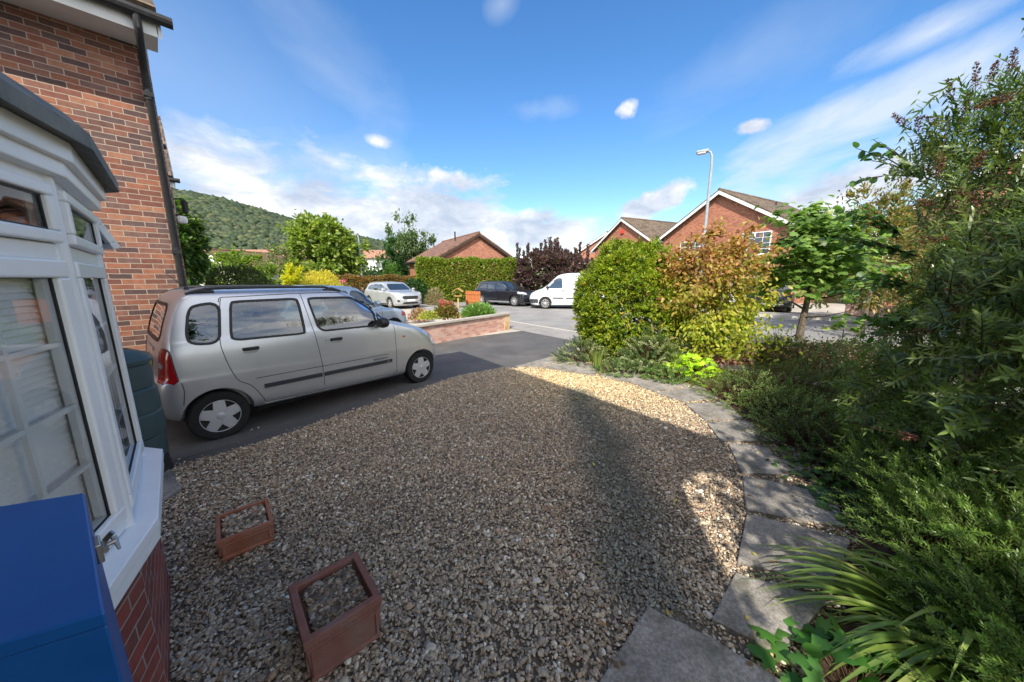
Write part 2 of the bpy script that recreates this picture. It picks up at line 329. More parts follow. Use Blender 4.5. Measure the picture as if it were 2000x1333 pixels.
def link(name, me, m, parent=None, smooth=False, bev=0.0, ang=35):
    o = bpy.data.objects.new(name, me); COL.objects.link(o)
    if m is not None: me.materials.append(m)
    if parent is not None: o.parent = parent
    if smooth:
        me.shade_smooth() if hasattr(me, 'shade_smooth') else None
        for p in me.polygons: p.use_smooth = True
        me.set_sharp_from_angle(angle=R(ang))
    if bev:
        b = o.modifiers.new('bevel', 'BEVEL'); b.width = bev; b.segments = 2; b.limit_method = 'ANGLE'; b.angle_limit = R(40); b.harden_normals = False
    return o
def part(name, mb, m, parent=None, smooth=False, bev=0.0, uv=True, fix=True, ang=35):
    me = mb.mesh(name) if isinstance(mb, MB) else mb
    if fix:
        bm = bmesh.new(); bm.from_mesh(me); bmesh.ops.recalc_face_normals(bm, faces=bm.faces); bm.to_mesh(me); bm.free(); me.update()
    if uv: boxuv(me)
    return link(name, me, m, parent, smooth, bev, ang)
def thing(name, label, cat, loc=(0, 0, 0), rz=0.0, group=None):
    o = bpy.data.objects.new(name, None); COL.objects.link(o); o.location = loc; o.rotation_euler = (0, 0, rz)
    o.empty_display_size = .2; return tag(o, label, cat, group)
def tag(o, label, cat, group=None, kind=None):
    o['label'] = label; o['category'] = cat
    if group: o['group'] = group
    if kind: o['kind'] = kind
    return o
def struct(name, mb, m, label=None, **k):
    o = part(name, mb, m, **k); o['kind'] = 'structure'
    if label: o['label'] = label
    return o

# ================================================================== GROUND
def flat(name, pts, z, m, label=None, sub=0):
    mb = MB(); mb.add([(p[0], p[1], z) for p in pts], [tuple(range(len(pts)))]); return struct(name, mb, M[m], label, fix=False)
flat('ground', [(-900, -300), (900, -300), (900, 2500), (-900, 2500)], -.004, 'grass')
flat('forecourt_subbase', [NT(-9, -9), NT(6.9, -9), NT(6.9, 8.36), NT(-9, 8.36)], .0, 'tarmac_dark')
flat('path_bedding', [G(*p) for p in [(1000, 724), (1075, 697), (1110, 700), (1290, 733), (1420, 780), (1560, 860), (1680, 1040), (1650, 1200), (1560, 1345), (1100, 1345), (1250, 1185), (1370, 1200), (1425, 1100), (1400, 880), (1280, 780), (1160, 745)]], .008, 'gravelbase')
flat('drive_tarmac', [NT(-9, 6.3), NT(-9, 3.0), NT(-.85, 3.0), G(300, 960), G(330, 905), G(500, 856), G(560, 838), G(700, 790), G(900, 727), G(985, 712), G(1008, 717), G(1102, 700), NT(6.85, 3.3), NT(6.85, 7.6), NT(-.7, 7.9), NT(-.7, 6.3)], .004, 'tarmac_dark')
flat('drive_apron', [G(960, 690), G(1100, 697), NT(6.85, 3.3), NT(6.85, 7.7), NT(5.0, 7.7), NT(4.0, 7.7)], .0075, 'tarmac_dark')
flat('neighbour_drive', [NT(-.6, 8.35), NT(6.85, 8.35), NT(6.85, 22), NT(-3, 22)], .004, 'concrete')
flat('pavement', [NT(6.8, -40), NT(8.0, -40), NT(8.0, 60), NT(6.8, 60)], .010, 'pavement')
flat('road', [NT(8.0, -60), NT(8.0, 70), NT(15.2, 70), NT(15.2, 20), NT(15.6, 13), NT(18.6, 2.5), NT(18.8, -60)], .002, 'asphalt')
mb = MB(); pk = [NT(15.2, 70), NT(15.2, 20), NT(15.6, 13), NT(18.6, 2.5), NT(18.8, -60)]
for a, b in zip(pk, pk[1:]): mb.beam(a+Vector((0, 0, .04)), b+Vector((0, 0, .04)), .14, .16)
struct('far_kerb', mb, M['kerb'])
mb = MB(); mb.beam(NT(8.02, -40, .002), NT(8.02, 60, .002), .12, .04); struct('near_kerb', mb, M['kerb'])
flat('far_pavement', [NT(15.27, 70), NT(15.27, 20), NT(15.67, 13), NT(18.67, 2.5), NT(18.9, -60), NT(21, -60), NT(20.6, 2.5), NT(17.4, 13), NT(17, 20), NT(17, 70)], .09, 'pavement')
flat('far_driveway', [NT(20.5, -1), NT(20.5, 6), NT(30, 6), NT(30, -1)], .095, 'concrete')
# gravel forecourt
inner = [(1007, 722), (1060, 723), (1162, 739), (1225, 752), (1280, 772), (1335, 794), (1376, 829), (1405, 869), (1420, 874), (1447, 932), (1456, 1006), (1437, 1106), (1432, 1130), (1388, 1222), (1265, 1195), (1160, 1345)]
GR = [NT(-.85, 3.0), NT(-.85, -1.7)] + [Vector((.35, -1.9, 0)), Vector((.36, .6, 0))] + [G(*p) for p in inner[::-1]] + [G(985, 719), G(900, 735), G(700, 800), G(560, 850), G(500, 868), G(335, 917), G(300, 960)]
flat('gravel_bed_base', GR, .006, 'gravelbase')
BED = [G(*p) for p in [(1095, 700), (1103, 706), (1170, 716), (1212, 726), (1290, 740), (1347, 755), (1400, 770), (1420, 789), (1452, 823), (1540, 866), (1560, 880), (1600, 941), (1650, 1035), (1660, 1080), (1620, 1180), (1520, 1290), (1500, 1340)]]+[Vector((1.1, -.5, 0)), Vector((14, -.5, 0)), Vector((14, 4, 0)), NT(7.2, -2.0), NT(6.8, 3.1)]
flat('garden_bed_soil', BED, .012, 'soil')

def inpoly(x, y, poly):
    n = len(poly); c = np.zeros(len(x), bool); j = n-1
    for i in range(n):
        xi, yi, xj, yj = poly[i][0], poly[i][1], poly[j][0], poly[j][1]
        c ^= ((yi > y) != (yj > y)) & (x < (xj-xi)*(y-yi)/(yj-yi+1e-12)+xi); j = i
    return c
def npmesh(name, V, F, cols=None, parent=None, m=None, smooth=False, loc=None):
    """V (n,3); F (k,3|4) or list of such arrays; cols (n,3) point colours"""
    me = bpy.data.meshes.new(name); V = np.asarray(V, np.float32)
    if loc is not None: V = V-np.array(loc, np.float32)
    Fs = F if isinstance(F, list) else [F]
    me.vertices.add(len(V)); me.vertices.foreach_set('co', V.ravel())
    tot = sum(f.size for f in Fs); me.loops.add(tot); me.loops.foreach_set('vertex_index', np.concatenate([f.ravel() for f in Fs]).astype(np.int32))
    starts = []; o = 0
    for f in Fs: starts.append(o+np.arange(len(f))*f.shape[1]); o += f.size
    me.polygons.add(sum(len(f) for f in Fs)); me.polygons.foreach_set('loop_start', np.concatenate(starts).astype(np.int32))
    if smooth: me.polygons.foreach_set('use_smooth', np.ones(len(me.polygons), bool))
    me.update(calc_edges=True)
    if cols is not None:
        a = me.color_attributes.new('Col', 'FLOAT_COLOR', 'POINT'); c = np.ones((len(V), 4), np.float32); c[:, :3] = cols; a.data.foreach_set('color', c.ravel())
    return link(name, me, m, parent)
def ico(sub):
    bm = bmesh.new(); bmesh.ops.create_icosphere(bm, subdivisions=sub, radius=1); bm.verts.ensure_lookup_table()
    V = np.array([v.co[:] for v in bm.verts]); F = np.array([[v.index for v in f.verts] for f in bm.faces]); bm.free(); return V, F
def rotm(n, flat_=False, r=None):
    r = r or rng
    a = r.uniform(0, 2*np.pi, n); t1 = r.normal(0, .45 if flat_ else 1.2, n); t2 = r.normal(0, .45 if flat_ else 1.2, n)
    ca, sa, c1, s1, c2, s2 = np.cos(a), np.sin(a), np.cos(t1), np.sin(t1), np.cos(t2), np.sin(t2); z, o = np.zeros(n), np.ones(n)
    Rz = np.array([[ca, -sa, z], [sa, ca, z], [z, z, o]]).transpose(2, 0, 1); Rx = np.array([[o, z, z], [z, c1, -s1], [z, s1, c1]]).transpose(2, 0, 1)
    Ry = np.array([[c2, z, s2], [z, o, z], [-s2, z, c2]]).transpose(2, 0, 1); return Rx@Ry@Rz
PEB = np.array([(.33, .255, .175), (.40, .32, .22), (.24, .18, .12), (.48, .41, .31), (.17, .135, .10), (.31, .21, .13), (.62, .56, .47), (.22, .19, .16), (.37, .27, .18), (.12, .10, .085), (.29, .16, .10)])
PEB_P = np.array([.17, .16, .13, .1, .1, .09, .05, .08, .07, .03, .02])
def pebbles(xyz, size, sub, cols, name, parent=None, m=None, loc=None):
    n = len(xyz); V0, F0 = ico(sub); sc = np.stack([size*rng.uniform(.85, 1.35, n), size*rng.uniform(.6, 1.0, n), size*rng.uniform(.35, .62, n)], 1)
    V = V0[None]*sc[:, None]*(1+.0*rng.normal(size=(n, 1, 1))); V = V+0.12*size[:, None, None]*np.sin(V0[None]*3+rng.uniform(0, 6, (n, 1, 3)))
    V = np.einsum('nij,nvj->nvi', rotm(n, True), V)+xyz[:, None]
    F = F0[None]+(np.arange(n)*len(V0))[:, None, None]
    return V.reshape(-1, 3), F.reshape(-1, 3), np.repeat(cols, len(V0), 0)
def pebmat():
    m = bpy.data.materials.new('pebbles'); m.use_nodes = True; nt, b = P(m); at = nd(nt, 'ShaderNodeAttribute', attribute_name='Col')
    c = mixc(nt, .5, at.outputs['Color'], ramp(nt, noise(nt, objvec(nt), 220, 2), [(.3, (.3, .3, .3)), (.7, (.7, .7, .7))]), 'OVERLAY')
    nt.links.new(c, b.inputs['Base Color']); b.inputs['Roughness'].default_value = .62; b.inputs['Specular IOR Level'].default_value = .35; return m
M['pebble'] = pebmat()
def seg_d(x, y, a, b):
    ax, ay, bx, by = a[0], a[1], b[0], b[1]; L2 = (bx-ax)**2+(by-ay)**2; t = np.clip(((x-ax)*(bx-ax)+(y-ay)*(by-ay))/L2, 0, 1)
    return np.hypot(x-ax-t*(bx-ax), y-ay-t*(by-ay))
PATHB = [G(*p) for p in [(1000, 724), (1075, 697), (1110, 700), (1290, 733), (1420, 780), (1560, 860), (1680, 1040), (1650, 1200), (1560, 1345), (1100, 1345), (1250, 1185), (1370, 1200), (1425, 1100), (1400, 880), (1280, 780), (1160, 745)]]
def gravel():
    Vs, Fs, Cs, off = [], [], [], 0
    x0, x1, y0, y1 = -3.4, 2.8, .3, 6.6; n = 300000
    x = rng.uniform(x0, x1, n); y = rng.uniform(y0, y1, n); k = inpoly(x, y, GR); kb = inpoly(x, y, PATHB) & (rng.random(n) < .5); k = k | kb
    # scruffy outer edge and a few strays on the tarmac
    e = rng.normal(0, .02, (2, n)); k2 = inpoly(x+e[0], y+e[1], GR) | kb; k = k2 & (x*NV.x+y*NV.y > -.87)
    x, y = x[k], y[k]
    d = np.hypot(x, y); keep = (rng.random(len(x)) < np.where(d < 3.2, 1, .82)) & (np.abs(x) < y*1.75+.25); x, y, d = x[keep], y[keep], d[keep]
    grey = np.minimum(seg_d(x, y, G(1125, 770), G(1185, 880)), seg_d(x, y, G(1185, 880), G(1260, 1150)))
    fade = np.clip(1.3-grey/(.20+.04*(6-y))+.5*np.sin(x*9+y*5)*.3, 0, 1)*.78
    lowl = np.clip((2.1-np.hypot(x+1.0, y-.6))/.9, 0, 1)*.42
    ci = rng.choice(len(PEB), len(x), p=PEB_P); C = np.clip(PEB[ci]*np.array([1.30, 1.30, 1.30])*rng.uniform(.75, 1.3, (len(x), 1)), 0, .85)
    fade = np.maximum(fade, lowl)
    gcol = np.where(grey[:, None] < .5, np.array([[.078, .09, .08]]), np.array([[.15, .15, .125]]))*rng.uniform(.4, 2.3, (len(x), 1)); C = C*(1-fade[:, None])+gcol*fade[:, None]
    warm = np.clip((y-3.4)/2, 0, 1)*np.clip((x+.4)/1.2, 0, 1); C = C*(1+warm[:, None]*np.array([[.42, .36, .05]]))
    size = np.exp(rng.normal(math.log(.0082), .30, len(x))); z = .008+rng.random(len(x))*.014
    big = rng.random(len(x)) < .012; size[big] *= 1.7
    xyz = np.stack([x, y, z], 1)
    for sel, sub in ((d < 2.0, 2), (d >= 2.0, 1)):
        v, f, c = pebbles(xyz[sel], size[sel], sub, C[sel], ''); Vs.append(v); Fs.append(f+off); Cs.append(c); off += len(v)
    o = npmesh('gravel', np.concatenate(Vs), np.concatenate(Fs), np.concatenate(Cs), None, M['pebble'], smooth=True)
    o['kind'] = 'stuff'; o['label'] = 'mixed beige and grey pebbles covering the forecourt'; o['category'] = 'gravel'
gravel()
# strays on the tarmac: loose stones
def strays():
    px = [(832, 762), (655, 812), (590, 862), (505, 838), (492, 842), (328, 885), (466, 868), (430, 890), (350, 900), (345, 908), (742, 782), (690, 800), (620, 826), (560, 842), (395, 893)]
    p = np.array([G(*q)[:] for q in px]); p[:, 2] = .014; n = len(p); s = rng.uniform(.008, .014, n); v, f, c = pebbles(p, s, 2, np.array([[.5, .46, .4]])*rng.uniform(.6, 1.2, (n, 1)), '')
    o = npmesh('stray_pebbles', v, f, c, None, M['pebble'], True); o['kind'] = 'stuff'; o['category'] = 'pebbles'; o['label'] = 'few loose pale pebbles kicked onto the dark tarmac'
strays()
# stepping slabs
SL = [([(1165, 1350), (1265, 1195), (1398, 1262), (1540, 1350)], 'largest dark slab at the bottom of the curved path, beside the gravel edge'),
      ([(1388, 1221), (1435, 1128), (1622, 1182), (1518, 1288)], 'dark slab with a bird dropping, second from the bottom of the curved path'),
      ([(1438, 1106), (1457, 1012), (1662, 1062), (1622, 1160)], 'dark slab whose outer end the arching strap leaves cover'),
      ([(1455, 1004), (1449, 936), (1628, 975), (1652, 1040)], 'grey slab with white spots just above the strap leaves'),
      ([(1448, 930), (1421, 872), (1553, 881), (1596, 941)], 'grey slab speckled with sun dapples, beside the trailing ivy'),
      ([(1408, 868), (1380, 831), (1452, 826), (1540, 868)], 'half shaded slab where the tree shadow crosses the path'),
      ([(1376, 826), (1338, 793), (1417, 789), (1451, 823)], 'small sunlit slab beside the low green spreading shrub'),
      ([(1335, 789), (1281, 771), (1366, 756), (1402, 781)], 'sunlit pinkish slab in front of the dry leafy soil'),
      ([(1279, 769), (1228, 750), (1290, 741), (1349, 756)], 'sunlit slab in front of the lime green plant'),
      ([(1224, 749), (1171, 737), (1212, 726), (1290, 740)], 'sunlit slab in front of the low variegated shrubs'),
      ([(1162, 737), (1060, 721), (1102, 706), (1170, 716)], 'long sunlit slab in front of the spiky iris leaves'),
      ([(1058, 720), (1007, 719), (1080, 699), (1099, 704)], 'last pale slab at the drive end of the curved path')]
for pts, lab in SL:
    q = [G(*p) for p in pts]; c = sum(q, Vector())/4; mb = MB()
    rim = []
    for i in range(4):
        a, b = q[i], q[(i+1) % 4]
        for t in np.linspace(0, 1, 7)[:-1]:
            p = a.lerp(b, t); j = (0 if t == 0 else random.uniform(-.006, .006)); rim.append((p.x+j-c.x, p.y+j-c.y))
    rim = [(x*.992, y*.992) for x, y in rim]
    mb.prism(rim, 0, .034)
    o = part('paving_slab', mb, M['slab'], bev=.005); o.location = (c.x, c.y, .004); tag(o, lab, 'paving slab', 'slabs of the curved path')
q = [G(*p) for p in [(300, 1000), (355, 960), (335, 925), (300, 925)]]; c = sum(q, Vector())/4
o = part('doorstep_slab', MB().prism([(p.x-c.x, p.y-c.y) for p in q], 0, .03), M['slab'], bev=.004); o.location = (c.x, c.y, .01); tag(o, 'single dark slab at the foot of the bay window', 'paving slab')

# ================================================================== FOLIAGE TOOLS
def unit(a): return a/(np.linalg.norm(a, axis=-1, keepdims=True)+1e-9)
def leafcols(n, pal, w=None, jit=.18, r=None):
    r = r or rng; pal = np.array(pal); c = pal[r.choice(len(pal), n, p=w)]; return np.clip(c*r.uniform(1-jit, 1+jit, (n, 1))*r.uniform(.94, 1.06, (n, 3)), 0, 1)
SHAPES = {  # t along the leaf, half width
    'lance': [(0, .0), (.3, .85), (.62, .8), (1, 0)], 'oval': [(0, 0), (.25, .8), (.6, 1.0), (.85, .6), (1, 0)], 'diamond': [(0, 0), (.45, 1), (1, 0)],
    'round': [(0, .1), (.15, .8), (.5, 1.1), (.8, .85), (1, .1)], 'strap': [(0, .8), (.2, 1), (.45, 1), (.7, .8), (.88, .5), (1, 0)]}
def leaves(Pt, D, L, W, cols, shape='lance', droop=.25, up=None, fold=0.0):
    """one blade per row; returns V, [quads/tris], C"""
    n = len(Pt); D = unit(D); L = np.broadcast_to(L, (n,)); W = np.broadcast_to(W, (n,)); pr = SHAPES[shape]
    if up is None: up = unit(rng.normal(0, .6, (n, 3))+np.array([0, 0, 1.]))
    S = unit(np.cross(D, up)); N = np.cross(S, D)
    rows = []; idx = []; k = 0; V = []
    for t, w in pr:
        base = Pt+D*(L*t)[:, None]-N*(L*droop*t*t)[:, None]
        if w == 0: V.append(base[:, None]); idx.append((k,)); k += 1
        else:
            s = S*(W*w*.5)[:, None]; f = N*(W*w*fold*.5)[:, None]; V.append(np.stack([base+s+f, base-s+f], 1)); idx.append((k, k+1)); k += 2
    V = np.concatenate(V, 1); Q, T = [], []
    for a, b in zip(idx, idx[1:]):
        if len(a) == 1 and len(b) == 2: T.append((a[0], b[1], b[0]))
        elif len(a) == 2 and len(b) == 1: T.append((a[0], a[1], b[0]))
        elif len(a) == 2: Q.append((a[0], a[1], b[1], b[0]))
    off = (np.arange(n)*k)[:, None, None]; F = []
    if Q: F.append((np.array(Q)[None]+off).reshape(-1, 4))
    if T: F.append((np.array(T)[None]+off).reshape(-1, 3))
    return V.reshape(-1, 3), F, np.repeat(cols, k, 0)
LOBE = [(0, 0), (-.28, .12), (-.52, .02), (-.42, .30), (-.62, .52), (-.30, .56), (-.26, .80), (0, 1.0), (.26, .80), (.30, .56), (.62, .52), (.42, .30), (.52, .02), (.28, .12)]
def lobed(Pt, D, L, cols, up=None):
    n = len(Pt); D = unit(D); up = unit(rng.normal(0, .45, (n, 3))+np.array([0, 0, 1.])) if up is None else up
    S = unit(np.cross(D, up)); N = np.cross(S, D); k = len(LOBE)
    V = np.stack([Pt+S*(L*x)[:, None]+D*(L*y)[:, None]-N*(L*.35*(x*x+.5*y*y))[:, None] for x, y in LOBE]+[Pt+D*(L*.45)[:, None]+N*(L*.04)[:, None]], 1)
    T = np.array([(k, i, (i+1) % k) for i in range(k)])
    return V.reshape(-1, 3), [(T[None]+(np.arange(n)*(k+1))[:, None, None]).reshape(-1, 3)], np.repeat(cols, k+1, 0)
def merge(parts):
    V, Fq, Ft, C, o = [], [], [], [], 0
    for v, f, c in parts:
        V.append(v); C.append(c)
        for g in f: (Fq if g.shape[1] == 4 else Ft).append(g+o)
        o += len(v)
    F = ([np.concatenate(Fq)] if Fq else [])+([np.concatenate(Ft)] if Ft else [])
    return np.concatenate(V), F, np.concatenate(C)
def crown_pts(n, radii, clusters=60, spread=.16, shell=.75, flatbase=-.8, lump=.12):
    """points gathered into clumps on and within an ellipsoid of unit centre 0; returns points and outward dirs"""
    rad = np.array(radii); d = unit(rng.normal(size=(clusters, 3))); d[:, 2] = np.where(d[:, 2] < flatbase, -d[:, 2], d[:, 2])
    rr = shell+(1-shell)*rng.random(clusters); rr = np.where(rng.random(clusters) < .22, rr*rng.uniform(.4, .9, clusters), rr)*(1+rng.normal(0, lump, clusters))
    c = d*rr[:, None]; k = rng.integers(0, clusters, n); g = rng.normal(size=(n, 3)); g = unit(g)*np.abs(rng.normal(0, 1, (n, 1)))*spread
    p = c[k]+g; out = unit(p+g*1.5+1e-6); return p*rad, out
def shoots(org, dirs, Ls, m, L, W, pal, w=None, shape='lance', ang=50, droop=.3, whorl=2, tipbright=.0, curve=.15, tipc=None):
    """leafy shoots: m nodes along each, `whorl` leaves per node"""
    S = len(org); dirs = unit(dirs); Ls = np.broadcast_to(Ls, (S,)); side0 = unit(np.cross(dirs, unit(rng.normal(size=(S, 3))))); side1 = np.cross(dirs, side0)
    P_, D_, U_, T_, K_ = [], [], [], [], []
    for j in range(m):
        t = (j+.6)/m; ctr = org+dirs*(Ls*t)[:, None]; ctr[:, 2] -= curve*Ls*t*t; ph = j*math.pi/2*(1.0 if whorl == 2 else .7)
        for q in range(whorl):
            a = ph+q*2*math.pi/whorl+rng.normal(0, .25, S); rad = side0*np.cos(a)[:, None]+side1*np.sin(a)[:, None]; an = R(ang*(1-.45*t))
            P_.append(ctr); D_.append(dirs*math.cos(an)+rad*math.sin(an)); U_.append(unit(dirs*.9-rad*.5+np.array([0, 0, .25]))); T_.append(np.full(S, 1-.4*abs(t-.45)*1.3)); K_.append(np.full(S, t))
    P_ = np.concatenate(P_); D_ = np.concatenate(D_); U_ = np.concatenate(U_); T_ = np.concatenate(T_); K_ = np.concatenate(K_); n = len(P_)
    shc = leafcols(S, pal, w, .14); c = np.tile(shc, (n//S, 1))*rng.uniform(.85, 1.15, (n, 1))
    if tipc is not None: f = (K_**2*tipbright)[:, None]; c = c*(1-f)+np.array([tipc])*f
    return leaves(P_, D_, L*T_*rng.uniform(.75, 1.2, n), W*rng.uniform(.8, 1.15, n), c, shape, droop, U_)
def sticks(org, dirs, Ls, r, curve=.15, segs=3, col=(.08, .05, .03)):
    """thin three-sided twigs"""
    S = len(org); dirs = unit(dirs); Ls = np.broadcast_to(Ls, (S,)); a = unit(np.cross(dirs, unit(rng.normal(size=(S, 3))))); b = np.cross(dirs, a); V = []
    for j in range(segs+1):
        t = j/segs; c = org+dirs*(Ls*t)[:, None]; c[:, 2] -= curve*Ls*t*t
        for q in range(3):
            th = q*2*math.pi/3; V.append(c+(a*math.cos(th)+b*math.sin(th))*(r*(1-.6*t)))
    V = np.stack(V, 1); Q = [(j*3+q, j*3+(q+1) % 3, j*3+3+(q+1) % 3, j*3+3+q) for j in range(segs) for q in range(3)]
    F = (np.array(Q)[None]+(np.arange(S)*3*(segs+1))[:, None, None]).reshape(-1, 4); return V.reshape(-1, 3), [F], np.tile([col], (V.shape[0]*V.shape[1], 1))
def foliage(name, parts, parent=None, m='leaf', loc=None):
    V, F, C = merge(parts); return npmesh(name, V, F, C, parent, M[m])
def limbs(mb, base, top, r0, spread, n, hgt, r=None):
    """tapered trunk with branching limbs"""
    b, t = Vector(base), Vector(top); mid = b.lerp(t, .5)+Vector((random.uniform(-.05, .05), random.uniform(-.05, .05), 0))*spread
    mb.tube([b, b.lerp(mid, .5), mid, t], [r0*1.25, r0, r0*.75, r0*.4], 8)
    for i in range(n):
        s = random.uniform(.35, .95); p = b.lerp(t, s); a = i*2.4+random.uniform(-.4, .4); l = spread*random.uniform(.6, 1)
        q = p+Vector((math.cos(a)*l, math.sin(a)*l, hgt*random.uniform(.3, .7))); mb.tube([p, p.lerp(q, .5)+Vector((0, 0, -.05*l)), q], [r0*.4, r0*.25, r0*.08], 5)
def tree(name, label, pos, radii, cz, pal, n, L, W, shape='oval', trunk=.12, clusters=70, spread=.17, shell=.7, droop=.25, group=None, mat_='leaf', wts=None, lean=(0, 0), w=None, bark='bark', hang=0.0, cat='tree', lump=.12, basez=0.0):
    t = thing(name, label, cat, (pos[0], pos[1], basez), 0, group)
    p, out = crown_pts(n, radii, clusters, spread, shell, lump=lump); p[:, 2] += cz; p[:, 0] += lean[0]; p[:, 1] += lean[1]
    if hang: out = unit(out*(1-hang)+np.array([0, 0, -1.])*hang)
    d = unit(out+rng.normal(0, .55, (n, 3)))
    foliage('crown', [leaves(p, d, L*rng.uniform(.7, 1.25, n), W, leafcols(n, pal, w), shape, droop)], t, mat_)
    mb = MB(); limbs(mb, (0, 0, 0), (lean[0]*.8, lean[1]*.8, cz+radii[2]*.45), trunk, radii[0]*.75, 9, radii[2]*.6); part('trunk', mb, M[bark], t, smooth=True, uv=False)
    return t

# ================================================================== HOUSES
def window(parent, x0, x1, z0, z1, y, face='y', cols=2, rows=3, fr=.055, glass='glasshouse', openers=()):
    """window set in the plane y (normal -y) of the parent's frame"""
    mb = MB(); d = .05
    for a, b, c, e in ((x0, x1, z0, z0+fr), (x0, x1, z1-fr, z1), (x0, x0+fr, z0+fr, z1-fr), (x1-fr, x1, z0+fr, z1-fr)): mb.box(a, y-.03, c, b, y+d, e)
    n = len(openers)+1; xs = [x0]+[x0+(x1-x0)*o for o in openers]+[x1]
    for xm in xs[1:-1]: mb.box(xm-fr*.6, y-.026, z0+fr, xm+fr*.6, y+d, z1-fr)
    w = part('window', mb, M['upvc'], parent)
    part('pane', MB().add([(x0+.02, y+.01, z0+.02), (x1-.02, y+.01, z0+.02), (x1-.02, y+.01, z1-.02), (x0+.02, y+.01, z1-.02)], [(0, 1, 2, 3)]), M[glass], w, uv=False)
    bars = MB()
    for a, b in zip(xs, xs[1:]):
        for i in range(1, cols): xm = a+(b-a)*i/cols; bars.box(xm-.012, y-.004, z0+fr, xm+.012, y+.02, z1-fr)
    for i in range(1, rows): zm = z0+(z1-z0)*i/rows; bars.box(x0+fr, y-.006, zm-.012, x1-fr, y+.022, zm+.012)
    part('glazing_bar', bars, M['upvc'], w, uv=False)
    sl = MB().box(x0-.06, y-.09, z0-.05, x1+.06, y+.02, z0-.003); part('sill', sl, M['upvc'], w)
    return w
def roof_slab(mb, a, b, c, d, th=.10):
    a, b, c, d = map(Vector, (a, b, c, d)); n = (b-a).cross(d-a).normalized()*th
    return mb.add([a, b, c, d, a+n, b+n, c+n, d+n], [(0, 3, 2, 1), (4, 5, 6, 7), (0, 1, 5, 4), (1, 2, 6, 5), (2, 3, 7, 6), (3, 0, 4, 7)])
def house(name, label, loc, rz, W, D, eave, ridge, brick='brick_orange', tile='tile', fascia='white', ov=.35, vg=.25, group=None, walls=True, xr=None, pipe=None, basez=0.0, gut=True, z0=0.0, hip=False):
    """local frame: gable front in the plane y=0 spanning x 0..W, body towards +y, ridge along y at xr"""
    h = thing(name, label, 'house', (loc[0], loc[1], basez), rz, group); xr = W/2 if xr is None else xr
    if walls:
        mb = MB(); pl = [(0, z0), (W, z0), (W, eave), (xr, ridge), (0, eave)]; n = 5
        mb.add([(x, 0, z) for x, z in pl]+[(x, D, z) for x, z in pl], [tuple(range(5)), tuple(range(5, 10))[::-1]]+[(i, 5+i, 5+(i+1) % 5, (i+1) % 5) for i in (0, 1, 4)])
        part('wall', mb, M[brick], h)
    sL = (ridge-eave)/xr; sR = (ridge-eave)/(W-xr); mb = MB()
    roof_slab(mb, (xr, -vg, ridge+.02), (xr, D+vg, ridge+.02), (-ov, D+vg, eave-ov*sL+.02), (-ov, -vg, eave-ov*sL+.02), .09)
    roof_slab(mb, (xr, D+vg, ridge+.02), (xr, -vg, ridge+.02), (W+ov, -vg, eave-ov*sR+.02), (W+ov, D+vg, eave-ov*sR+.02), .09)
    if hip:
        mb = MB(); zo = eave-.02; A = [(-ov, -ov, zo), (W+ov, -ov, zo), (W+ov, D+ov, zo), (-ov, D+ov, zo)]; hh = D/2+ov; zr = zo+hh*.7; B = [(-ov+hh, D/2, zr), (W+ov-hh, D/2, zr)]
        mb.add(A+B+[(x, y, z-.09) for x, y, z in A], [(0, 1, 5, 4), (1, 2, 5), (2, 3, 4, 5), (3, 0, 4), (6, 7, 1, 0), (7, 8, 2, 1), (8, 9, 3, 2), (9, 6, 0, 3), (9, 8, 7, 6)])
    rf = part('roof', mb, M[tile], h)
    if hip:
        part('gutter', MB().tube([(-ov-.06, -ov, zo), (-ov-.06, D+ov, zo)], .055, 10), M['blackplastic'], h, smooth=True, uv=False); return h
    part('ridge_tiles', MB().tube([(xr, -vg, ridge+.10), (xr, D+vg, ridge+.10)], .11, 8), M[tile], rf, smooth=True)
    for y in (-vg-.004, D+vg+.004):
        b = MB()
        for xe, s in ((-ov, sL), (W+ov, sR)):
            ze = eave-ov*s; b.beam((xr, y, ridge-.06), (xe, y, ze-.06), .03, .2, (0, 1, 0)) if False else b.add(
                [(xr, y-.015, ridge+.02), (xe, y-.015, ze+.02), (xe, y-.015, ze-.19), (xr, y-.015, ridge-.19), (xr, y+.015, ridge+.02), (xe, y+.015, ze+.02), (xe, y+.015, ze-.19), (xr, y+.015, ridge-.19)],
                [(0, 1, 2, 3), (7, 6, 5, 4), (0, 4, 5, 1), (1, 5, 6, 2), (2, 6, 7, 3), (3, 7, 4, 0)])
        part('bargeboard', b, M[fascia], h)
    fb = MB()
    for sx, s in ((-1, sL), (1, sR)):
        xe = -ov if sx < 0 else W+ov; ze = eave-ov*s; fb.box(min(xe, xe-sx*.025), -vg+.02, ze-.19, max(xe, xe-sx*.025), D+vg-.02, ze)
        xi = 0 if sx < 0 else W; fb.box(min(xi, xe-sx*.03), -vg+.02, ze-.19, max(xi, xe-sx*.03), D+vg-.02, ze-.17)
    part('fascia', fb, M[fascia], h)
    if gut:
        for sx, s in ((-1, sL), (1, sR)):
            g = MB(); xe = (-ov-.06) if sx < 0 else (W+ov+.06); ze = eave-ov*s-.02; g.tube([(xe, -vg-.12, ze), (xe, D+vg+.1, ze)], .055, 10)
            part('gutter', g, M['blackplastic'], h, smooth=True, uv=False)
    return h
RZ_E = math.atan2(EV.y, EV.x)       # local x along the row of fronts
